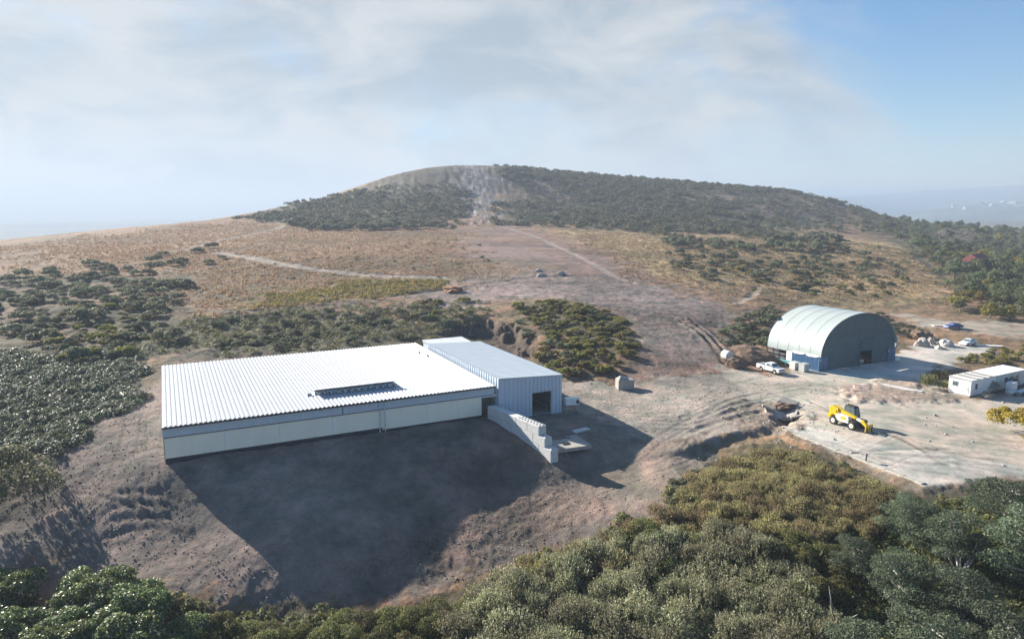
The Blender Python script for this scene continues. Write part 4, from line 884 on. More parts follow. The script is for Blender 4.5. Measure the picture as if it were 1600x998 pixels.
x, y, z = place(1489, 614); ty = MB(); ty.path([(math.cos(a_) * .95, 0, math.sin(a_) * .72) for a_ in np.linspace(0, math.pi, 15)], .10, 8); o = ty.build('half_tyre', M['rubber'], None, 0, True, loc=(x, y, z - .05), rz=fang); tag(o, 'black half tyre standing as an arch against the cabin end wall', 'tyre')
fr = ca_[:2] + np.array([math.cos(cang), math.sin(cang)]) * 8.6 - np.array([-math.sin(cang), math.cos(cang)]) * 1.7
wb = empty('storage_cabinet', (fr[0], fr[1], float(gz(fr[0], fr[1]))), cang, 'white metal cabinet standing in front of the second cabin', 'cabinet'); MB().box(-.6, .9, -.5, .5, .1, 2.0).build('carcass', M['white'], wb, .03); MB().box(-.55, .13, -.525, -.502, .2, 1.9).build('door', M['white'], wb); MB().box(.17, .85, -.525, -.502, .2, 1.9).build('door', M['white'], wb); MB().box(-.5, .8, -.4, .4, 0, .1).build('dark_base', M['dark'], wb)
for k, (off, dpt, ln, lab) in enumerate(((9.5, 3.0, 3.6, 'weathered plank bench nearest the white cabinet'), (7.2, 2.6, 2.4, 'weathered plank bench against the first cabin'))):
    q = ca_[:2] + np.array([math.cos(cang), math.sin(cang)]) * off - np.array([-math.sin(cang), math.cos(cang)]) * dpt; t = empty('plank_bench', (q[0], q[1], float(gz(q[0], q[1]))), cang + R(6), lab, 'bench'); MB().box(-ln / 2, ln / 2, -.45, .45, .62, .72).build('top', M['dirty_white'], t)
    for a_ in (-ln / 2 + .2, ln / 2 - .3): MB().box(a_, a_ + .12, -.4, .4, 0, .618).build('leg', M['deadwood'], t)

# ------------------------------------------------------------------ rocks, heaps and small things
def lump(name, px, py, rx, ry, rz_, mat, label, cat, seed, rough_=.25, sub=3, group=None, sink=.25):
    bm = bmesh.new(); bmesh.ops.create_icosphere(bm, subdivisions=sub, radius=1); co = np.array([v.co[:] for v in bm.verts])
    n = fbm(co[:, 0] * 1.3 + co[:, 2] * .8 + seed, co[:, 1] * 1.3 - co[:, 2] * .9 + seed * 2, seed, 4, .6) * rough_ * 2.2 + 1
    if name != 'earth_heap': n *= 1 - .22 * np.round((fbm(co[:, 0] + seed, co[:, 1] + co[:, 2], seed + 9, 1)) * 3) / 3
    co *= n[:, None] * np.array([rx, ry, rz_])
    for v, c in zip(bm.verts, co): v.co = c
    me = bpy.data.meshes.new(name); bm.to_mesh(me); bm.free(); x, y, z = place(px, py)
    o = link_mesh(name, me, mat, None, (x, y, z + rz_ * (1 - sink * 2) * .5), seed * 1.7); return tag(o, label, cat, group)
for a in ((1441, 540, 1.9, 1.5, 1.5, M['rock'], 'large grey boulder with a dark flat top left of the white car'), (1476, 540, 1.7, 1.3, 1.2, M['rock_pale'], 'pale boulder right of the large grey boulder'), (1466, 545, .8, .7, .6, M['rock_pale'], 'smaller pale boulder in front of the two big ones'),
          (1455, 537, 1.1, .9, 1.3, M['rock'], 'upright dark boulder between the grey and the pale one')): lump('boulder', *a[:6], a[6], 'boulder', int(a[0]) % 37 + 3, group='boulders at the end of the pale apron')
for px, py, r_, lab in ((846, 433, 1.5, 'dark boulder at the track bend on the moor'), (877, 429, 1.3, 'dark boulder right of the track bend on the moor'), (842, 424, 1.0, 'small dark boulder above the track bend')): lump('boulder', px, py, r_, r_ * .8, r_ * .55, M['rock'], lab, 'boulder', int(px) % 29 + 1)
lump('earth_heap', 706, 455, 3.2, 2.4, 1.1, principled('orange_earth', (.29, .15, .085), .95, 0, .3, 1.8, .1), 'orange brown heap of earth below the moor track', 'earth heap', 5)
lump('earth_heap', 1172, 562, 4.6, 3.2, 2.0, M['earth'], 'dark earth heap behind the white pickup', 'earth heap', 7)
lump('earth_heap', 1150, 573, 2.4, 1.7, 1.3, M['earth'], 'small earth heap left of the white pickup', 'earth heap', 11)
lump('earth_heap', 1226, 636, 1.5, 1.1, .6, M['earth'], 'dark broken earth heap by the gully in the yard', 'earth heap', 13, .4)
for k_, (px, py, sx_, sy_, tl) in enumerate(((1212, 650, 1.5, .9, .35), (1236, 645, 1.8, 1.0, -.3), (1222, 658, 1.2, .8, .5), (1248, 652, 1.6, .7, .2), (1200, 640, 1.4, .9, -.4), (1232, 630, 1.3, .8, .3))):
    x, y, z = place(px, py); o = MB().box(-sx_, sx_, -sy_, sy_, -.16, .16).build('broken_concrete', M['old_concrete'], None, .06, loc=(x, y, z + .25)); o.rotation_euler = (tl, tl * .7, k_ * 1.1); tag(o, 'broken grey slab tipped into the gully left of the yellow handler', 'concrete slab', 'broken slabs in the gully')
lump('earth_heap', 1440, 527, 3.0, 2.2, 1.5, M['earth'], 'dark earth bank behind the grey boulders', 'earth heap', 15)
0 and lump('earth_heap', 930, 788, 1.6, 1.0, .45, M['earth'], 'brown clods at the end of the spread earth', 'earth heap', 17, .4)
lump('earth_heap', 1340, 607, 3.2, 2.2, .32, principled('pinkish_rubble', (.33, .25, .21), .95, 0, .3, 2, .1), 'low pinkish rubble heap in the middle of the yard', 'rubble heap', 19, .4)
x, y, z = place(1134, 561); t = empty('round_tank', (x, y, z), R(-70), 'pale round tank lying on its side by the dark earth heap', 'tank'); MB().tube((-.5, 0, .85), (1.2, 0, .85), .92, .92, 24).build('shell', M['dirty_white'], t, .05, True); MB().tube((1.2, 0, .85), (1.32, 0, .85), .85, .6, 24).build('end_cap', M['dirty_white'], t)
x, y, z = place(1545, 541); o = MB().box(-2.6, 2.6, -.55, .55, .05, .22).build('white_panel', M['white'], None, .04, loc=(x, y, z), rz=R(-14)); tag(o, 'long white panel lying on the ground behind the white car', 'panel')
x, y, z = place(1470, 509); o = MB().box(-2.2, 2.2, -.6, .6, .05, .2).build('white_panel', M['dirty_white'], None, .04, loc=(x, y, z), rz=R(5)); tag(o, 'pale panel lying left of the small blue car', 'panel')
x, y, z = place(1408, 606); o = MB().box(-3.2, 3.2, -.6, .6, -.1, .09).build('concrete_strip', M['concrete'], None, .02, loc=(x, y, z), rz=R(-52)); tag(o, 'pale concrete strip between the shed apron and the yard', 'concrete strip')
x, y, z = place(1402, 561); o = lump('rubble_sack', 1402, 562, .6, .45, .4, M['white'], 'white sack lying at the right foot of the arched shed', 'sack', 4)
# the straight concrete edge of the yard slab
ed = [ground_at(*q) for q in ((1222, 671), (1280, 692), (1340, 717), (1395, 739), (1440, 757))]; m_ = MB()
a_, b_ = np.array(ed[0][:2]), np.array(ed[-1][:2]); dr = (b_ - a_) / np.linalg.norm(b_ - a_); nn_ = np.array([-dr[1], dr[0]]); Le = float(np.linalg.norm(b_ - a_)); nseg = 9
zz = [float(gz(*(a_ + dr * Le * (i + .5) / nseg + nn_ * .8))) for i in range(nseg)]
ec = empty('concrete_edge', (a_[0], a_[1], 0), math.atan2(dr[1], dr[0]), 'long straight pale concrete edge along the front of the yard slab', 'concrete edge')
for i in range(nseg): MB().box(Le * i / nseg + .02, Le * (i + 1) / nseg - .02, 0, .7, min(zz) - 1.2, max(.0, zz[i] * .5 + sum(zz) / nseg * .5) + .06 if False else (zz[i] * .4 + sum(zz) / nseg * .6) + .07).build('edge_section', M['edge'], ec, .05)
x, y, z = place(1353, 722); t = empty('marker_post', (x, y, z), R(20), 'small dark marker post at the edge of the pale yard', 'post'); MB().box(-.06, .06, -.05, .05, -.2, 1.1).build('stake', M['dark'], t); MB().box(-.22, .22, -.075, -.052, .75, 1.1).build('board', M['teal_grey'], t)
x, y, z = place(1400, 536); t = empty('marker_post', (x, y, z), 0, 'pale upright post right of the arched shed', 'post'); MB().box(-.12, .12, -.1, .1, -.2, 1.7).build('stake', M['dirty_white'], t); MB().box(-.2, .2, -.125, -.102, 1.2, 1.7).build('board', M['dirty_white'], t)
# farmhouse with a red roof among the trees
x, y, z = place(1524, 420); fh = empty('farmhouse', (x, y, z), R(35), 'house with a dull red roof among the trees', 'house')
MB().box(-5.5, 5.5, -3.6, 3.6, -.5, 3.6).build('wall', M['dirty_white'], fh)
m_ = MB(); m_.add([(-6, -4.2, 3.5), (6, -4.2, 3.5), (6, 4.2, 3.5), (-6, 4.2, 3.5), (-5.6, 0, 6.6), (5.6, 0, 6.6)], [(0, 1, 5, 4), (2, 3, 4, 5), (1, 2, 5), (3, 0, 4), (3, 2, 1, 0)]); rf = m_.build('roof', M['redroof'], fh); MB().box(2.5, 3.3, -.4, .4, 5.5, 7.6).build('chimney', M['redroof'], rf)
for xx in (-3.5, 0, 3.5): f = MB().box(xx - .65, xx + .65, -3.64, -3.58, 1.0, 2.4).build('window', M['white'], fh); MB().box(xx - .55, xx + .55, -3.66, -3.645, 1.1, 2.3).build('pane', M['glass'], f)

for i, (px, Y) in enumerate(((1500, 2300), (1522, 2500), (1540, 2350), (1556, 2600), (1571, 2400), (1585, 2250), (1598, 2500), (1484, 2600), (1512, 2800), (1548, 2900), (1580, 2850))):
    X_ = (px - 800) / FPX * Y; t = empty('distant_house', (X_, Y, float(gz(X_, Y)) - 1), R(20 + i * 23), 'tiny pale house of the hazy far settlement', 'house', 'far settlement in the haze'); L_h = 9 + (i % 3) * 5
    MB().box(-L_h, L_h, -6, 6, 0, 7).build('wall', M['teal_grey'], t); MB().prism([(-7, 7), (7, 7), (0, 11)], -L_h - .5, L_h + .5, 'x').build('roof', M['old_concrete'] if i % 3 else M['dirty_white'], t)
# ------------------------------------------------------------------ plants
rng = np.random.default_rng(11)
def unit(v): return v / np.maximum(np.linalg.norm(v, axis=-1, keepdims=True), 1e-9)
def leaf_quads(c, nrm, ln, wd, rng, up=0.0, tilt=.6):
    """one little quad per leaf: centre c, facing roughly nrm, long axis random (or rising, with up)"""
    n = len(c); nn = unit(nrm + rng.normal(0, tilt, (n, 3))); a = rng.normal(0, 1, (n, 3)); a[:, 2] += up * 3
    a = unit(a - nn * (a * nn).sum(1, keepdims=True)); b = np.cross(nn, a)
    L = (ln * rng.uniform(.6, 1.3, n))[:, None]; W = (wd * rng.uniform(.6, 1.3, n))[:, None]
    v = np.stack([c - a * L * .5, c + b * W * .5, c + a * L * .5, c - b * W * .5], 1)      # pointed leaf
    return v.reshape(-1, 3)
def quads_of(v): return np.arange(len(v)).reshape(-1, 4)
def blob_points(blobs, n, rng, zmin=-.35, depth=.35):
    b = np.array(blobs, float); ar = b[:, 3] * b[:, 4]; k = rng.choice(len(b), n, p=ar / ar.sum())
    d = unit(rng.normal(0, 1, (n, 3))); d[:, 2] = np.where(d[:, 2] < zmin, -d[:, 2], d[:, 2])
    r = 1 - depth * rng.random(n) ** 1.6; c = b[k, :3] + d * b[k, 3:6] * r[:, None]
    ins = np.zeros(n, bool)
    for j in range(len(b)): q = (((c - b[j, :3]) / (b[j, 3:6] * .68)) ** 2).sum(1) < 1; ins |= q & (k != j)
    ins |= c[:, 2] < .02
    return c[~ins], unit(d / b[k, 3:6])[~ins]
def dome_blobs(rng, rad, h, n, flat=1.0, sz=(.32, .55)):
    out = []
    for i in range(n):
        a = rng.uniform(0, 6.28); q = math.sqrt(rng.random()) * .78; rr_ = rng.uniform(*sz) * rad; zc = h * (.42 + .38 * (1 - q * q)) * rng.uniform(.75, 1.1)
        out.append((math.cos(a) * q * rad, math.sin(a) * q * rad, max(zc - rr_ * .35, .15 * h), rr_, rr_, rr_ * flat * min(1.0, h / rad)))
    return out
def bush_mesh(name, seed, rad, h, nb, nl, ln, wd, mat, flat=1.0, up=0.2, tilt=.7, sz=(.32, .55)):
    r = np.random.default_rng(seed); c, nr = blob_points(dome_blobs(r, rad, h, nb, flat, sz), nl, r)
    v = leaf_quads(c, nr, ln, wd, r, up, tilt); me = np_mesh(name, v, quads_of(v)); me.materials.append(mat); return me
def shoot_mesh(name, seed, rad, h, nb, ns, sl, mat, per=7, lw=.075, ll=.2):
    """shrub of many upright leafy shoots"""
    r = np.random.default_rng(seed); c, nr = blob_points(dome_blobs(r, rad, h, nb), ns, r, 0, .5)
    d = unit(nr * .55 + np.array([0, 0, .9]) + r.normal(0, .22, c.shape)); vs = []
    for j in range(per):
        t_ = (j + r.random(len(c))) / per; p_ = c + d * (t_ * sl * r.uniform(.7, 1.3, len(c)))[:, None]; o = unit(np.cross(d, r.normal(0, 1, c.shape)))
        vs.append(leaf_quads(p_ + o * .05, o + d * .4, ll, lw, r, .7, .5))
    v = np.concatenate(vs); me = np_mesh(name, v, quads_of(v)); me.materials.append(mat); return me
def stems_mb(seed, h, n, r0, spread):
    r = random.Random(seed); m = MB()
    for i in range(n):
        a = r.uniform(0, 6.28); k = r.uniform(.3, 1) * spread; m.path([(0, 0, -.2), (math.cos(a) * k * .4, math.sin(a) * k * .4, h * .35), (math.cos(a) * k, math.sin(a) * k, h * .8)], [r0, r0 * .7, r0 * .3], 6)
    return m
PLACED = []
def scatter(poly, n, mind, seed, tries=40, seen=False):
    """points in a ground outline given by its pixels, evenly over the area"""
    r = np.random.default_rng(seed); rg = Region(poly); x0, x1, y0, y1 = rg.w[:, 0].min(), rg.w[:, 0].max(), rg.w[:, 1].min(), rg.w[:, 1].max(); out = []
    for k in range(tries):
        P = np.stack([r.uniform(x0, x1, n * 3), r.uniform(y0, y1, n * 3)], 1); u, v = warp(P[:, 0], P[:, 1])
        if seen:                                         # thin out with distance, as far stands are hidden behind near ones
            u = r.uniform(rg.u.min(), rg.u.max(), n * 3); v = r.uniform(rg.v.min(), rg.v.max(), n * 3); P = np.stack([np.exp(v) * np.sin(u), np.exp(v) * np.cos(u)], 1)
        P = P[rg.sd(u, v) > 0]
        for q in P:
            if len(out) >= n: return np.array(out)
            if not out or np.min(np.hypot(*(np.array(out) - q).T)) > mind: out.append(q)
    return np.array(out)
def plant(name, meshes, pts, smin, smax, label, cat, group, seed, sink=.12, hv=.15, zs=None):
    r = random.Random(seed); L = []
    for x, y in pts:
        o = bpy.data.objects.new(name, r.choice(meshes)); C.objects.link(o); s = r.uniform(smin, smax)
        o.location = (x, y, float(gz(x, y)) - sink * s); o.rotation_euler = (r.uniform(-.08, .08), r.uniform(-.08, .08), r.uniform(0, 6.28)); o.scale = (s * r.uniform(1 - hv, 1 + hv), s * r.uniform(1 - hv, 1 + hv), s * r.uniform(1 - hv, 1 + hv) * (zs or 1))
        tag(o, label, cat, group); L.append(o)
    return L
def one(name, mesh, px, py, s, label, cat, group=None, rz=None, zs=1.0, sink=.1):
    x, y, z = place(px, py); o = bpy.data.objects.new(name, mesh); C.objects.link(o); o.location = (x, y, z - sink * s); o.rotation_euler = (0, 0, rz if rz is not None else px); o.scale = (s, s, s * zs); return tag(o, label, cat, group)

willow = [shoot_mesh('sage_bush', 100 + i, 1.7, 2.5, 9, 620, .55, M['l_willow']) for i in range(4)]
yolive = [shoot_mesh('yellow_bush', 110 + i, 1.3, 1.7, 8, 420, .5, M['l_yellow'], 6) for i in range(4)]
olive = [bush_mesh('olive_bush', 120 + i, 1.8, 2.4, 10, 4200, .16, .10, M['l_olive'], up=.4) for i in range(4)]
gloss = [bush_mesh('glossy_bush', 130 + i, 2.2, 2.9, 12, 6500, .17, .12, M['l_gloss'], sz=(.25, .45)) for i in range(3)]
gorse = [bush_mesh('gorse_bush', 140 + i, 1.8, 1.5 + .3 * (i % 2), 16, 2600, .25, .14, M['l_gorse'], up=.5, sz=(.16, .40)) for i in range(4)]
gorsey = [bush_mesh('flowering_bush', 150 + i, 1.6, 1.4, 15, 2200, .25, .14, M['l_gorse_y'], up=.8, sz=(.16, .38)) for i in range(4)]
rush = [shoot_mesh('rush_clump', 160 + i, 1.0, .9, 6, 260, .6, M['l_rush'], 5, .06, .3) for i in range(3)]

# foreground scrub
plant('yellow_bush', yolive, scatter([(1078,758),(1105,738),(1180,718),(1215,712),(1300,742),(1430,792),(1390,830),(1250,850),(1120,825),(1060,800)], 175, 1.15, 1), .65, 1.0, 'yellow olive scrub bush in the low thicket below the yard edge', 'bush', 'yellow olive scrub below the yard', 1)
plant('scrub_bush', willow, scatter([(680,1080),(735,965),(860,895),(960,860),(1090,840),(1200,870),(1290,960),(1330,1120),(1000,1200)], 130, 1.7, 2), .75, 1.2, 'sage green scrub bush with upright shoots in the front thicket', 'bush', 'sage green scrub in front', 2)
plant('yellow_bush', yolive, scatter([(820,900),(960,850),(1060,800),(1130,830),(1060,850),(900,930)], 26, 1.8, 3), .8, 1.2, 'yellowish bush along the upper rim of the sage thicket', 'bush', 'yellowish bushes on the thicket rim', 3)
plant('scrub_bush', olive, scatter([(300,1000),(450,985),(640,975),(740,960),(720,1100),(300,1150)], 44, 1.9, 4), .7, 1.05, 'olive green bush in the strip at the foot of the bare slope', 'bush', 'olive bushes at the slope foot', 4)
plant('scrub_bush', olive, scatter([(960,860),(1100,835),(1240,850),(1330,880),(1290,960),(1150,940),(1000,900)], 30, 2.2, 5), .8, 1.1, 'darker olive bush among the sage thicket by the cypress trees', 'bush', 'darker olive bushes by the cypresses', 5)
plant('glossy_bush', gloss, scatter([(-30,945),(60,935),(190,948),(300,1005),(320,1150),(-40,1150)], 28, 2.2, 6), .85, 1.4, 'dense glossy green bush in the bottom corner thicket', 'bush', 'glossy bushes in the bottom corner', 6)
one('round_bush', bush_mesh('round_bush', 171, 3.0, 4.2, 14, 9000, .2, .13, M['l_gorse'], sz=(.3, .5)), 12, 800, 1.75, 'large dark rounded bush at the edge of the bare earth', 'bush', zs=1.0)
one('round_bush', bush_mesh('round_bush', 172, 2.6, 3.6, 12, 7000, .2, .13, M['l_cypress'], sz=(.3, .5)), -45, 800, 1.3, 'dark bush beside the large rounded bush at the picture edge', 'bush')

# cypress trees in the bottom right corner: tapering trunk, spreading limbs, layered sprays
def cypress(name, seed, h, rad, n_limb, nl):
    r = np.random.default_rng(seed); t = empty(name); tm = MB(); tm.path([(0, 0, -.4), (.1, .05, h * .35), (.0, .2, h * .65), (.15, .1, h * .93)], [.38, .28, .17, .05], 9)
    tm.build('trunk', M['bark'], t); lm = MB(); blobs = []
    for i in range(n_limb):
        f_ = (i + .5) / n_limb; z0 = h * (.18 + .72 * f_); a = i * 2.4 + r.uniform(-.4, .4); L = rad * (1.05 - .62 * f_ ** 1.3) * r.uniform(.75, 1.15); z1 = z0 + L * r.uniform(.12, .38)
        p0 = Vector((0, 0, z0)); p1 = Vector((math.cos(a) * L * .5, math.sin(a) * L * .5, z0 + (z1 - z0) * .35)); p2 = Vector((math.cos(a) * L, math.sin(a) * L, z1)); lm.path([p0, p1, p0.lerp(p2, .85)], [.12, .06, .015], 6)
        for k in range(5):
            q = r.uniform(.35, 1.05); s_ = r.uniform(.6, 1.05) * (.55 + .45 * rad / 4); off = r.normal(0, .45, 3)
            c = p0.lerp(p2, min(q, 1)); blobs.append((c.x + off[0], c.y + off[1], c.z + .25 + off[2] * .35, s_ * 1.2, s_ * 1.2, s_ * .72))
    lm.build('limb', M['deadwood'], t)
    for k in range(4): blobs.append((r.normal(0, .4), r.normal(0, .4), h * r.uniform(.86, 1.0), .8, .8, .6))
    c, nr = blob_points(blobs, nl, r, -.25, .45); v = leaf_quads(c, nr * .6 + np.array([0, 0, .35]), .24, .12, r, .3, .55); me = np_mesh('crown', v, quads_of(v)); link_mesh('crown', me, M['l_cypress'], t)
    return t
cy = [cypress('cypress_tree', 201, 8.5, 4.4, 22, 21000), cypress('cypress_tree', 202, 7.0, 3.8, 18, 17000)]
CYP = [(1335, 905, .62, 1, 'dark cypress tree at the left end of the corner grove'), (1420, 850, .62, 0, 'cypress tree nearest the yard edge among the dark grove'), (1480, 880, .75, 1, 'cypress tree in the middle of the dark grove'), (1570, 850, .80, 0, 'cypress tree at the picture edge by the pale yard'),
       (1400, 960, .72, 0, 'cypress tree in front of the grove with pale bare limbs'), (1500, 990, .85, 1, 'large cypress tree low in the corner grove'), (1620, 930, .95, 0, 'tall cypress with pale trunk at the right picture edge'), (1330, 1060, .70, 1, 'cypress tree beside the sage thicket at the bottom edge'), (1440, 1090, .85, 0, 'cypress tree at the bottom edge left of the corner'), (1580, 1090, .95, 1, 'cypress tree filling the bottom corner'), (1540, 800, .55, 1, 'small cypress right below the pale yard')]
for i, (px, py, s, k, lab) in enumerate(CYP):
    first = i in (0, 1); o = cy[k] if first and k == (1, 0)[i] else copy_tree(cy[k]); x, y, z = place(px, py); o.location = (x, y, z - .3); o.rotation_euler = (0, 0, i * 1.3 + .4); o.scale = (s, s, s * .92); tag(o, lab, 'tree', 'cypress grove in the corner')
# dead branches and a yellow broom bush
def dead(px, py, s, lab, seed):
    x, y, z = place(px, py); r = random.Random(seed); m = MB()
    for i in range(7):
        a = r.uniform(0, 6.28); L = r.uniform(1.2, 2.6) * s; m.path([(0, 0, 0), (math.cos(a) * L * .3, math.sin(a) * L * .3, L * .5), (math.cos(a) * L * .6 + r.uniform(-.2, .2), math.sin(a) * L * .6, L * r.uniform(.8, 1.1))], [.08 * s, .05 * s, .012], 6)
    o = m.build('dead_branches', M['deadwood'], None, loc=(x, y, z)); tag(o, lab, 'dead branches')
dead(1305, 985, 1.5, 'bleached dead branches in the gap between thicket and cypresses', 3); dead(1270, 1010, 1.3, 'bleached dead branches low in the sage thicket', 5); dead(1500, 905, 1.6, 'pale dead branches showing in the cypress shade', 8)
br = bush_mesh('broom_bush', 181, 2.3, 2.6, 12, 3600, .22, .13, M['l_broom'], up=.4, sz=(.18, .34))
one('broom_bush', br, 1583, 674, 1.35, 'bright yellow broom bush at the right edge of the yard', 'bush'); one('broom_bush', br, 1612, 694, .8, 'low yellow broom bush below the bright one at the picture edge', 'bush', rz=2.0, zs=.6)

# scrub on the left slope and behind the warehouse
plant('gorse_bush', gorse, scatter([(-40,440),(60,432),(180,432),(285,440),(295,480),(250,500),(270,540),(190,570),(-40,580)], 150, 2.6, 21), .6, 2.0, 'dark gorse bush in the scrub on the left slope', 'bush', 'dark gorse on the left slope', 21, zs=.8)
plant('flowering_bush', gorsey, scatter([(60,500),(180,470),(250,500),(240,560),(100,570)], 26, 3.4, 22), .7, 1.4, 'yellowish gorse bush among the dark scrub on the left slope', 'bush', 'yellowish gorse on the left slope', 22)
plant('gorse_bush', gorse, scatter([(20,432),(60,425),(180,408),(300,410),(270,428),(100,440)], 22, 3.0, 23), .9, 1.7, 'lone dark bush on the moor above the left scrub', 'bush', 'bushes on the left moor', 23)
for px, py, s, lab in ((310, 395, 1.7, 'dark round bush at the moor track junction, larger one'), (331, 388, 1.6, 'dark round bush just above the moor track junction'), (255, 400, 1.3, 'dark round bush alone left of the track junction'), (326, 412, 1.3, 'dark bush below the moor track junction'), (347, 404, .9, 'smallest dark bush at the moor track junction'), (62, 443, 1.8, 'dark bush alone on the moor at the far left')): one('round_bush', gorse[int(px) % 4], px, py, s, lab, 'bush')
plant('gorse_bush', gorse, scatter([(280,545),(300,510),(420,490),(640,478),(740,488),(745,520),(650,530),(480,545)], 62, 2.6, 24), .6, 1.1, 'low dark bush on the bank behind the warehouse', 'bush', 'low bushes behind the warehouse', 24, zs=.75)
plant('flowering_bush', gorsey, scatter([(640,500),(650,470),(740,470),(740,500)], 14, 2.0, 25), .6, 1.0, 'yellow green bush on the bank above the warehouse roof end', 'bush', 'yellow green bushes behind the warehouse', 25)
plant('flowering_bush', gorsey, scatter([(800,478),(900,474),(975,500),(992,545),(960,585),(860,588),(840,560),(850,520)], 110, 1.9, 26), .6, 1.15, 'yellow green gorse bush on the bank behind the annex', 'bush', 'yellow green gorse behind the annex', 26)
plant('gorse_bush', gorse, scatter([(800,480),(960,490),(990,550),(930,588),(835,588)], 40, 2.4, 27), .5, .9, 'dark low bush between the yellow green gorse behind the annex', 'bush', 'dark bushes behind the annex', 27)
plant('gorse_bush', gorse, scatter([(1120,530),(1180,490),(1210,480),(1200,540),(1150,550)], 26, 2.4, 28), .7, 1.3, 'dark bush on the bank left of the arched shed', 'bush', 'dark bushes left of the arched shed', 28)
plant('gorse_bush', gorse, scatter([(1370,490),(1400,500),(1440,520),(1430,535),(1400,525)], 14, 2.4, 29), .5, .9, 'low bush beside the rubble right of the arched shed', 'bush', 'low bushes right of the arched shed', 29)
plant('flowering_bush', gorsey, scatter([(1500,565),(1540,548),(1600,540),(1620,552),(1560,572)], 22, 1.8, 30), .5, .9, 'low yellowish bush beside the track behind the site cabins', 'bush', 'low bushes behind the site cabins', 30)
for px, py, s, lab in ((1452, 606, 1.5, 'green rush clump left of the site cabin, the larger one'), (1470, 598, 1.4, 'straw tipped rush clump touching the site cabin'), (1476, 610, 1.0, 'small rush clump at the site cabin corner')): one('rush_clump', rush[int(px) % 3], px, py, s, lab, 'rush clump', zs=1.3)
plant('gorse_bush', gorse, scatter([(1060,745),(1110,720),(1100,790),(1040,805)], 10, 1.6, 31), .5, .8, 'dark bush at the left end of the yellow olive thicket', 'bush', 'dark bushes at the thicket end', 31)

twig = [bush_mesh('twiggy_bush', 190 + i, 1.5, 1.9, 8, 1500, .5, .035, M['l_bare'], up=1.0) for i in range(2)]
for px, py, s, lab in ((1552, 612, 1.0, 'grey twiggy bush in front of the first site cabin'), (1575, 606, 1.15, 'taller grey twiggy bush by the white cabinet'), (1462, 592, .9, 'bare twiggy bush behind the green rush clump'), (1540, 622, .7, 'low grey twiggy bush at the site cabin corner')): one('twiggy_bush', twig[int(px) % 2], px, py, s, lab, 'bush')
# field shrubs and the line of bushes at the foot of the hill
plant('field_shrub', gorse, scatter([(1020,378),(1060,374),(1160,384),(1180,394),(1060,390)], 24, 4, 41), 1.6, 2.6, 'dark shrub in the row across the straw field', 'shrub', 'dark shrubs across the straw field', 41)
plant('field_shrub', gorse, scatter([(1180,385),(1220,372),(1300,368),(1320,380),(1300,392),(1200,395)], 26, 4.5, 42), 2.0, 3.2, 'tall dark shrub in the clump on the right field', 'shrub', 'dark shrub clump on the right field', 42)
plant('field_shrub', gorse, scatter([(1040,395),(1180,395),(1330,390),(1420,420),(1400,460),(1180,450),(1060,430)], 85, 4, 43), .8, 1.7, 'scattered dark shrub on the right field', 'shrub', 'scattered shrubs on the right field', 43)
plant('field_shrub', gorsey, scatter([(1040,410),(1180,415),(1420,440),(1400,470),(1180,455)], 34, 5, 44), .7, 1.3, 'scattered olive shrub on the lower right field', 'shrub', 'olive shrubs on the lower right field', 44)
plant('field_shrub', gorse, scatter([(440,350),(560,350),(720,352),(720,358),(560,362),(450,360)], 44, 4, 45), 1.6, 2.8, 'dark shrub in the line at the foot of the hill', 'shrub', 'shrubs along the hill foot', 45)
plant('field_shrub', gorse, scatter([(380,420),(600,380),(800,370),(760,420),(500,470)], 22, 6, 46), .35, .7, 'tiny dark shrub dotted on the brown moor', 'shrub', 'tiny shrubs on the brown moor', 46)

# woodland on the right: each tree with a trunk and a crown
def round_tree(name, seed, h, rad, nb, nl, ln, wd, mat, bare=False):
    r = np.random.default_rng(seed); t = empty(name); tm = MB(); tm.path([(0, 0, -.5), (.1, 0, h * .3), (0, .15, h * .6)], [.3, .22, .1], 7)
    for i in range(6 if not bare else 14):
        a = i * 2.4; tm.path([(0, 0, h * .3), (math.cos(a) * rad * .35, math.sin(a) * rad * .35, h * .55), (math.cos(a) * rad * .7, math.sin(a) * rad * .7, h * (.7 + .02 * i))], [.13, .08, .02], 5)
    tm.build('trunk', M['bark'], t)
    bl_ = []
    for i in range(nb):
        a = r.uniform(0, 6.28); q = math.sqrt(r.random()) * .75; s_ = r.uniform(.28, .48) * rad; bl_.append((math.cos(a) * q * rad, math.sin(a) * q * rad, h * (.16 + .60 * (1 - q * q) * r.uniform(.5, 1.1)), s_, s_, s_ * .8))
    c, nr = blob_points(bl_, nl, r, -.4, .4); v = leaf_quads(c, nr, ln, wd, r, .2, .7); link_mesh('crown', np_mesh('crown', v, quads_of(v)), mat, t); return t
TR = {'dark': [round_tree('woodland_tree', 301 + i, 7.5, 4.0, 14, 1300, .75, .45, M['l_tree']) for i in range(3)], 'yellow': [round_tree('woodland_tree', 311 + i, 6.0, 3.4, 12, 1200, .65, .4, M['l_tree_y']) for i in range(2)], 'bare': [round_tree('woodland_tree', 321 + i, 8.0, 4.6, 16, 900, .8, .10, M['l_bare'], True) for i in range(2)]}
used = set()
def put_tree(kind, x, y, s, lab, grp, seed):
    r = random.Random(seed); i = r.randrange(len(TR[kind])); p_ = TR[kind][i]
    o = p_ if (kind, i) not in used else copy_tree(p_); used.add((kind, i))
    o.location = (x, y, float(gz(x, y)) - .2); o.rotation_euler = (0, 0, r.uniform(0, 6.28)); o.scale = (s * r.uniform(.85, 1.15), s * r.uniform(.85, 1.15), s * r.uniform(.8, 1.1)); tag(o, lab, 'tree', grp)
k = 0
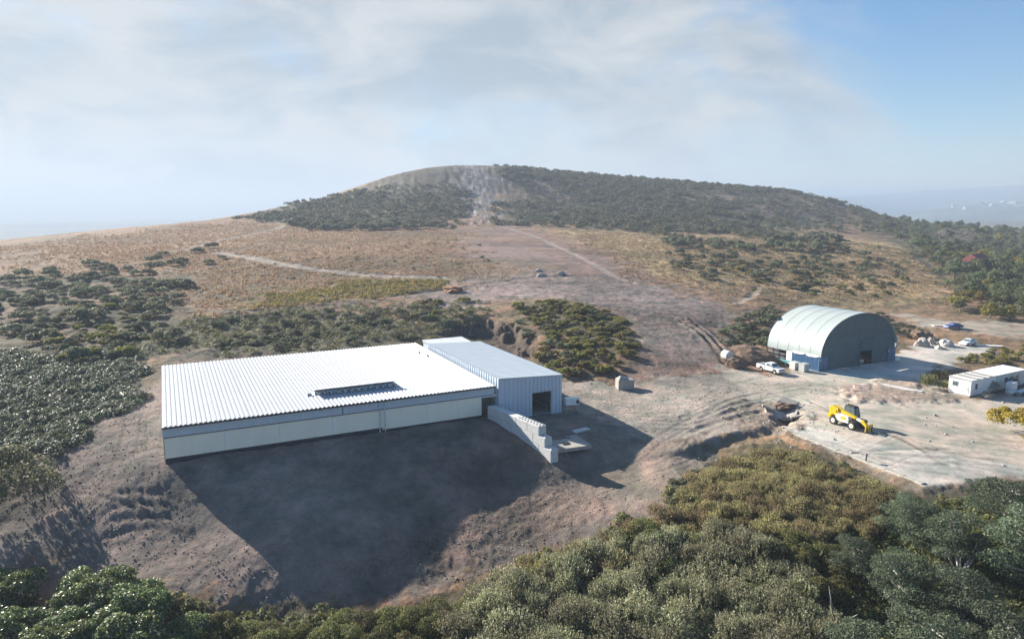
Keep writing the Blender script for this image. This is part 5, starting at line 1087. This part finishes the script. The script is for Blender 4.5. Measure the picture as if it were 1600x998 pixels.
for x, y in scatter([(1345,352),(1400,345),(1500,346),(1640,350),(1680,430),(1640,480),(1540,462),(1470,425),(1440,405),(1390,372)], 190, 5.0, 51, 60, True):
    k += 1; put_tree('dark', x, y, random.Random(k).uniform(.6, 1.1), 'dark green tree in the wood on the right', 'dark trees in the right wood', k)
for x, y in scatter([(1400,360),(1520,350),(1640,350),(1640,450),(1500,430)], 44, 7, 52, 60, True): k += 1; put_tree('yellow', x, y, random.Random(k).uniform(.7, 1.1), 'yellow green tree standing out in the right wood', 'yellow green trees in the right wood', k)
for x, y in scatter([(1450,375),(1500,365),(1530,372),(1520,392),(1460,395)], 9, 7, 53): k += 1; put_tree('bare', x, y, random.Random(k).uniform(.9, 1.3), 'bare grey brown tree in the middle of the right wood', 'bare trees in the right wood', k)
for x, y in scatter([(1490,470),(1540,455),(1640,460),(1640,505),(1560,505),(1490,490)], 30, 4.2, 54): k += 1; put_tree('dark' if k % 2 else 'yellow', x, y, random.Random(k).uniform(.5, .85), ('dark tree at the near edge of the wood by the track' if k % 2 else 'golden green tree at the near edge of the wood by the track'), 'trees at the near wood edge', k)
for x, y in scatter([(1475,420),(1640,415),(1660,490),(1600,498),(1500,468)], 46, 4.6, 56, 60, True): k += 1; put_tree('dark' if k % 3 else 'yellow', x, y, random.Random(k).uniform(.7, 1.0), 'rounded dark tree in the near part of the right wood' if k % 3 else 'rounded yellow green tree in the near part of the right wood', 'dark rounded trees in the near wood' if k % 3 else 'yellow green rounded trees in the near wood', k)
for x, y in scatter([(1180,345),(1330,345),(1400,352),(1380,366),(1200,362)], 40, 6, 55, 60, True): k += 1; put_tree('dark', x, y, random.Random(k).uniform(.4, .7), 'small dark tree on the saddle between hill and wood', 'small trees on the saddle', k)

# ------------------------------------------------------------------ cover nobody could count
def stuff(name, tmpl, pts, smin, smax, mat, label, cat, seed, zs=1.0, sink=.1):
    """one mesh of many small clumps copied from leaf templates"""
    r = np.random.default_rng(seed); V = []
    pts = pts[sample(TD, pts[:, 0], pts[:, 1]) > (.8 if 'grass' in name else -9)]; z = gz(pts[:, 0], pts[:, 1]); which = r.integers(0, len(tmpl), len(pts))
    for i, (x, y) in enumerate(pts):
        t_ = tmpl[which[i]]; a = r.uniform(0, 6.28); s = r.uniform(smin, smax); c_, s_ = math.cos(a) * s, math.sin(a) * s
        q = np.empty_like(t_); q[:, 0] = t_[:, 0] * c_ - t_[:, 1] * s_ + x; q[:, 1] = t_[:, 0] * s_ + t_[:, 1] * c_ + y; q[:, 2] = t_[:, 2] * s * zs * r.uniform(.75, 1.25) + z[i] - sink * s; V.append(q)
    v = np.concatenate(V); o = link_mesh(name, np_mesh(name, v, quads_of(v)), mat); tag(o, label, cat, None, 'stuff'); return o
def clump(seed, rad, h, nb, nl, ln, wd, up=.2): r = np.random.default_rng(seed); c, nr = blob_points(dome_blobs(r, rad, h, nb), nl, r); return leaf_quads(c, nr, ln, wd, r, up, .6)
def cover(poly, n, seed):
    r = np.random.default_rng(seed); rg = Region(poly); x0, x1, y0, y1 = rg.w[:, 0].min(), rg.w[:, 0].max(), rg.w[:, 1].min(), rg.w[:, 1].max(); out = np.zeros((0, 2))
    for k in range(60):
        P = np.stack([r.uniform(x0, x1, n), r.uniform(y0, y1, n)], 1); u, v = warp(P[:, 0], P[:, 1]); out = np.concatenate([out, P[rg.sd(u, v) > .09 * fbm(u * 25, v * 25, seed, 4, .6)]])
        if len(out) >= n: break
    return out[:n]
hw_t = [clump(400 + i, 3.4, 3.2, 9, 150, 1.2, .75) for i in range(5)]
P_ = np.concatenate([cover([(370,342),(470,314),(545,303),(640,306),(708,306),(722,350),(560,348),(440,350)], 1000, 61), cover([(785,352),(795,318),(900,316),(905,285),(820,285),(775,256),(900,262),(1000,272),(1200,290),(1340,318),(1350,326),(1200,300),(1070,298),(1130,330),(1190,372),(980,358)], 2700, 62), cover([(1060,300),(1190,296),(1345,328),(1350,345),(1200,345),(1120,320)], 260, 63)])
P_ = np.concatenate([P_, cover([(545,303),(640,285),(710,290),(712,306),(640,308)], 60, 97), cover([(775,256),(830,280),(905,288),(900,320),(800,325),(782,300)], 130, 98), cover([(1060,296),(1190,292),(1380,330),(1400,352),(1190,350),(1110,325)], 200, 99)])
stuff('hillside_woods', hw_t, P_, .35, .9, M['l_wood'], 'dark green scrub forest covering the hill', 'forest', 64)
tus = []
for i in range(6):
    r = np.random.default_rng(500 + i); n = 7; c = np.stack([r.normal(0, .28, n), r.normal(0, .28, n), r.uniform(.12, .35, n)], 1); tus.append(leaf_quads(c, np.stack([r.normal(0, 1, n), r.normal(0, 1, n), np.full(n, .5)], 1), .75, .28, r, .8, .3))
stuff('moor_grass', tus, np.concatenate([cover([(0,385),(200,362),(390,346),(700,356),(740,400),(840,430),(690,450),(640,470),(300,500),(290,440),(0,435)], 15000, 65), cover([(0,385),(290,430),(300,500),(380,485),(430,450),(560,436),(700,436)], 4000, 66)]), .4, 1.15, M['l_moor'], 'rust coloured winter grass of the moor', 'grass', 67)
stuff('straw_grass', tus, cover([(860,360),(1190,372),(1480,392),(1490,445),(1440,480),(1180,470),(1010,440)], 12000, 68), .5, 1.1, M['l_straw'], 'pale straw grass of the right field', 'grass', 70)
M['l_green'] = leaf_mat('fresh_grass_blades', (.085, .075, .024), (.185, .165, .050), (.24, .20, .06), .3, .8)
stuff('green_grass', tus, cover([(430,452),(560,438),(680,437),(695,447),(600,462),(470,474),(390,480)], 2200, 69), .5, 1.2, M['l_green'], 'yellow green grass patch below the moor track', 'grass', 71)
fr_t = []
for i in range(5):
    r = np.random.default_rng(520 + i); n = 46; a = r.uniform(0, 6.28, n); q = r.random(n) ** .6 * .62; c = np.stack([np.cos(a) * q, np.sin(a) * q, .62 - q * .55 + r.normal(0, .05, n)], 1); fr_t.append(leaf_quads(c, np.stack([np.cos(a) * .5, np.sin(a) * .5, np.full(n, .8)], 1), .34, .12, r, .3, .35))
stuff('low_undergrowth', fr_t, cover([(-40,560),(90,560),(250,545),(250,590),(205,640),(110,700),(60,735),(-60,740)], 2400, 71), .8, 1.7, M['l_fern'], 'low pale green undergrowth covering the slope left of the warehouse', 'undergrowth', 72)
stuff('bank_undergrowth', fr_t, cover([(255,560),(280,505),(420,482),(640,472),(760,482),(760,520),(650,532),(460,548)], 1500, 73), .7, 1.3, M['l_olive'], 'dull low undergrowth on the bank behind the warehouse', 'undergrowth', 74)
stuff('scrub_undergrowth', fr_t, np.concatenate([cover([(1070,770),(1205,712),(1440,785),(1640,775),(1700,1150),(680,1180),(735,955),(870,885),(1000,850)], 3600, 75), cover([(-60,945),(300,985),(640,965),(740,955),(740,1150),(-60,1150)], 1500, 76)]), .8, 1.6, M['l_olive'], 'dull undergrowth between the foreground bushes', 'undergrowth', 77)
stuff('woodland_undergrowth', [t_ * np.array([2.2, 2.2, 2.6]) for t_ in fr_t], cover([(1345,350),(1400,343),(1500,344),(1640,350),(1680,430),(1640,490),(1540,470),(1470,430),(1440,408),(1390,372)], 2200, 78), .7, 1.6, M['l_tree'], 'dense green undergrowth filling the wood on the right', 'undergrowth', 79)
# stones and clods on the bare ground
def clods(seed, n):
    bm = bmesh.new(); bmesh.ops.create_icosphere(bm, subdivisions=1, radius=1); co = np.array([v.co[:] for v in bm.verts]); fs = np.array([[v.index for v in f_.verts] for f_ in bm.faces]); bm.free()
    r = np.random.default_rng(seed); return [(co * (1 + r.normal(0, .22, (len(co), 1)))) * np.array([1, .8, .6]) for _ in range(n)], fs
def rubble(name, pts, smin, smax, mat, label, seed):
    r = np.random.default_rng(seed); T, fs = clods(seed, 6); V = []; Fc = []; z = gz(pts[:, 0], pts[:, 1])
    for i, (x, y) in enumerate(pts):
        s = smin * (smax / smin) ** (r.random() ** 2.2); a = r.uniform(0, 6.28); t_ = T[r.integers(0, 6)] * s; q = t_.copy(); q[:, 0] = t_[:, 0] * math.cos(a) - t_[:, 1] * math.sin(a) + x; q[:, 1] = t_[:, 0] * math.sin(a) + t_[:, 1] * math.cos(a) + y; q[:, 2] += z[i] + s * .15; V.append(q); Fc.append(fs + i * len(t_))
    o = link_mesh(name, np_mesh(name, np.concatenate(V), np.concatenate(Fc)), mat); tag(o, label, 'rubble', None, 'stuff')
rubble('earth_clods', np.concatenate([cover([(60,700),(250,600),(262,720),(330,850),(430,890),(640,836),(860,770),(950,800),(880,850),(640,930),(420,950),(60,870)], 700, 81), cover([(640,450),(880,425),(1120,470),(1190,500),(1110,560),(1000,600),(990,510),(740,480)], 1200, 82), cover([(290,730),(760,660),(860,740),(640,830),(430,880)], 250, 83)]), (.04), .14, principled('clod_earth', (.20, .15, .115), .95, 0, .25, 1.8, .05), 'clods of brown earth on the bare slopes', 84)
rubble('fine_gravel', np.concatenate([cover([(60,690),(200,620),(262,600),(262,720),(330,850),(430,890),(640,836),(860,770),(950,800),(880,850),(640,930),(420,950),(60,880),(0,800)], 5500, 101), cover([(290,730),(760,660),(860,740),(640,830),(430,880)], 1800, 102), cover([(870,600),(1130,580),(1280,590),(1200,640),(1090,690),(1100,740),(1040,800),(950,780),(930,720)], 4200, 103), cover([(980,500),(1120,520),(1130,575),(1000,600)], 1500, 104)]), .03, .13, principled('gravel', (.23, .19, .165), .95, 0, .35, 1.2, .02), 'fine gravel strewn over the bare earth', 105)
rubble('loose_stones', np.concatenate([cover([(1080,690),(1150,625),(1270,640),(1440,755),(1330,715),(1212,664)], 220, 85), cover([(880,600),(1130,580),(1480,600),(1600,640),(1600,740),(1210,660),(900,660)], 240, 86), cover([(1370,490),(1440,505),(1470,530),(1420,540)], 160, 87), cover([(860,740),(900,720),(890,700)], 60, 88), cover([(640,450),(880,425),(1120,470),(1190,500),(740,480)], 300, 89)]), (.05), .26, M['rock'], 'loose grey stones on the yard and track edges', 90)
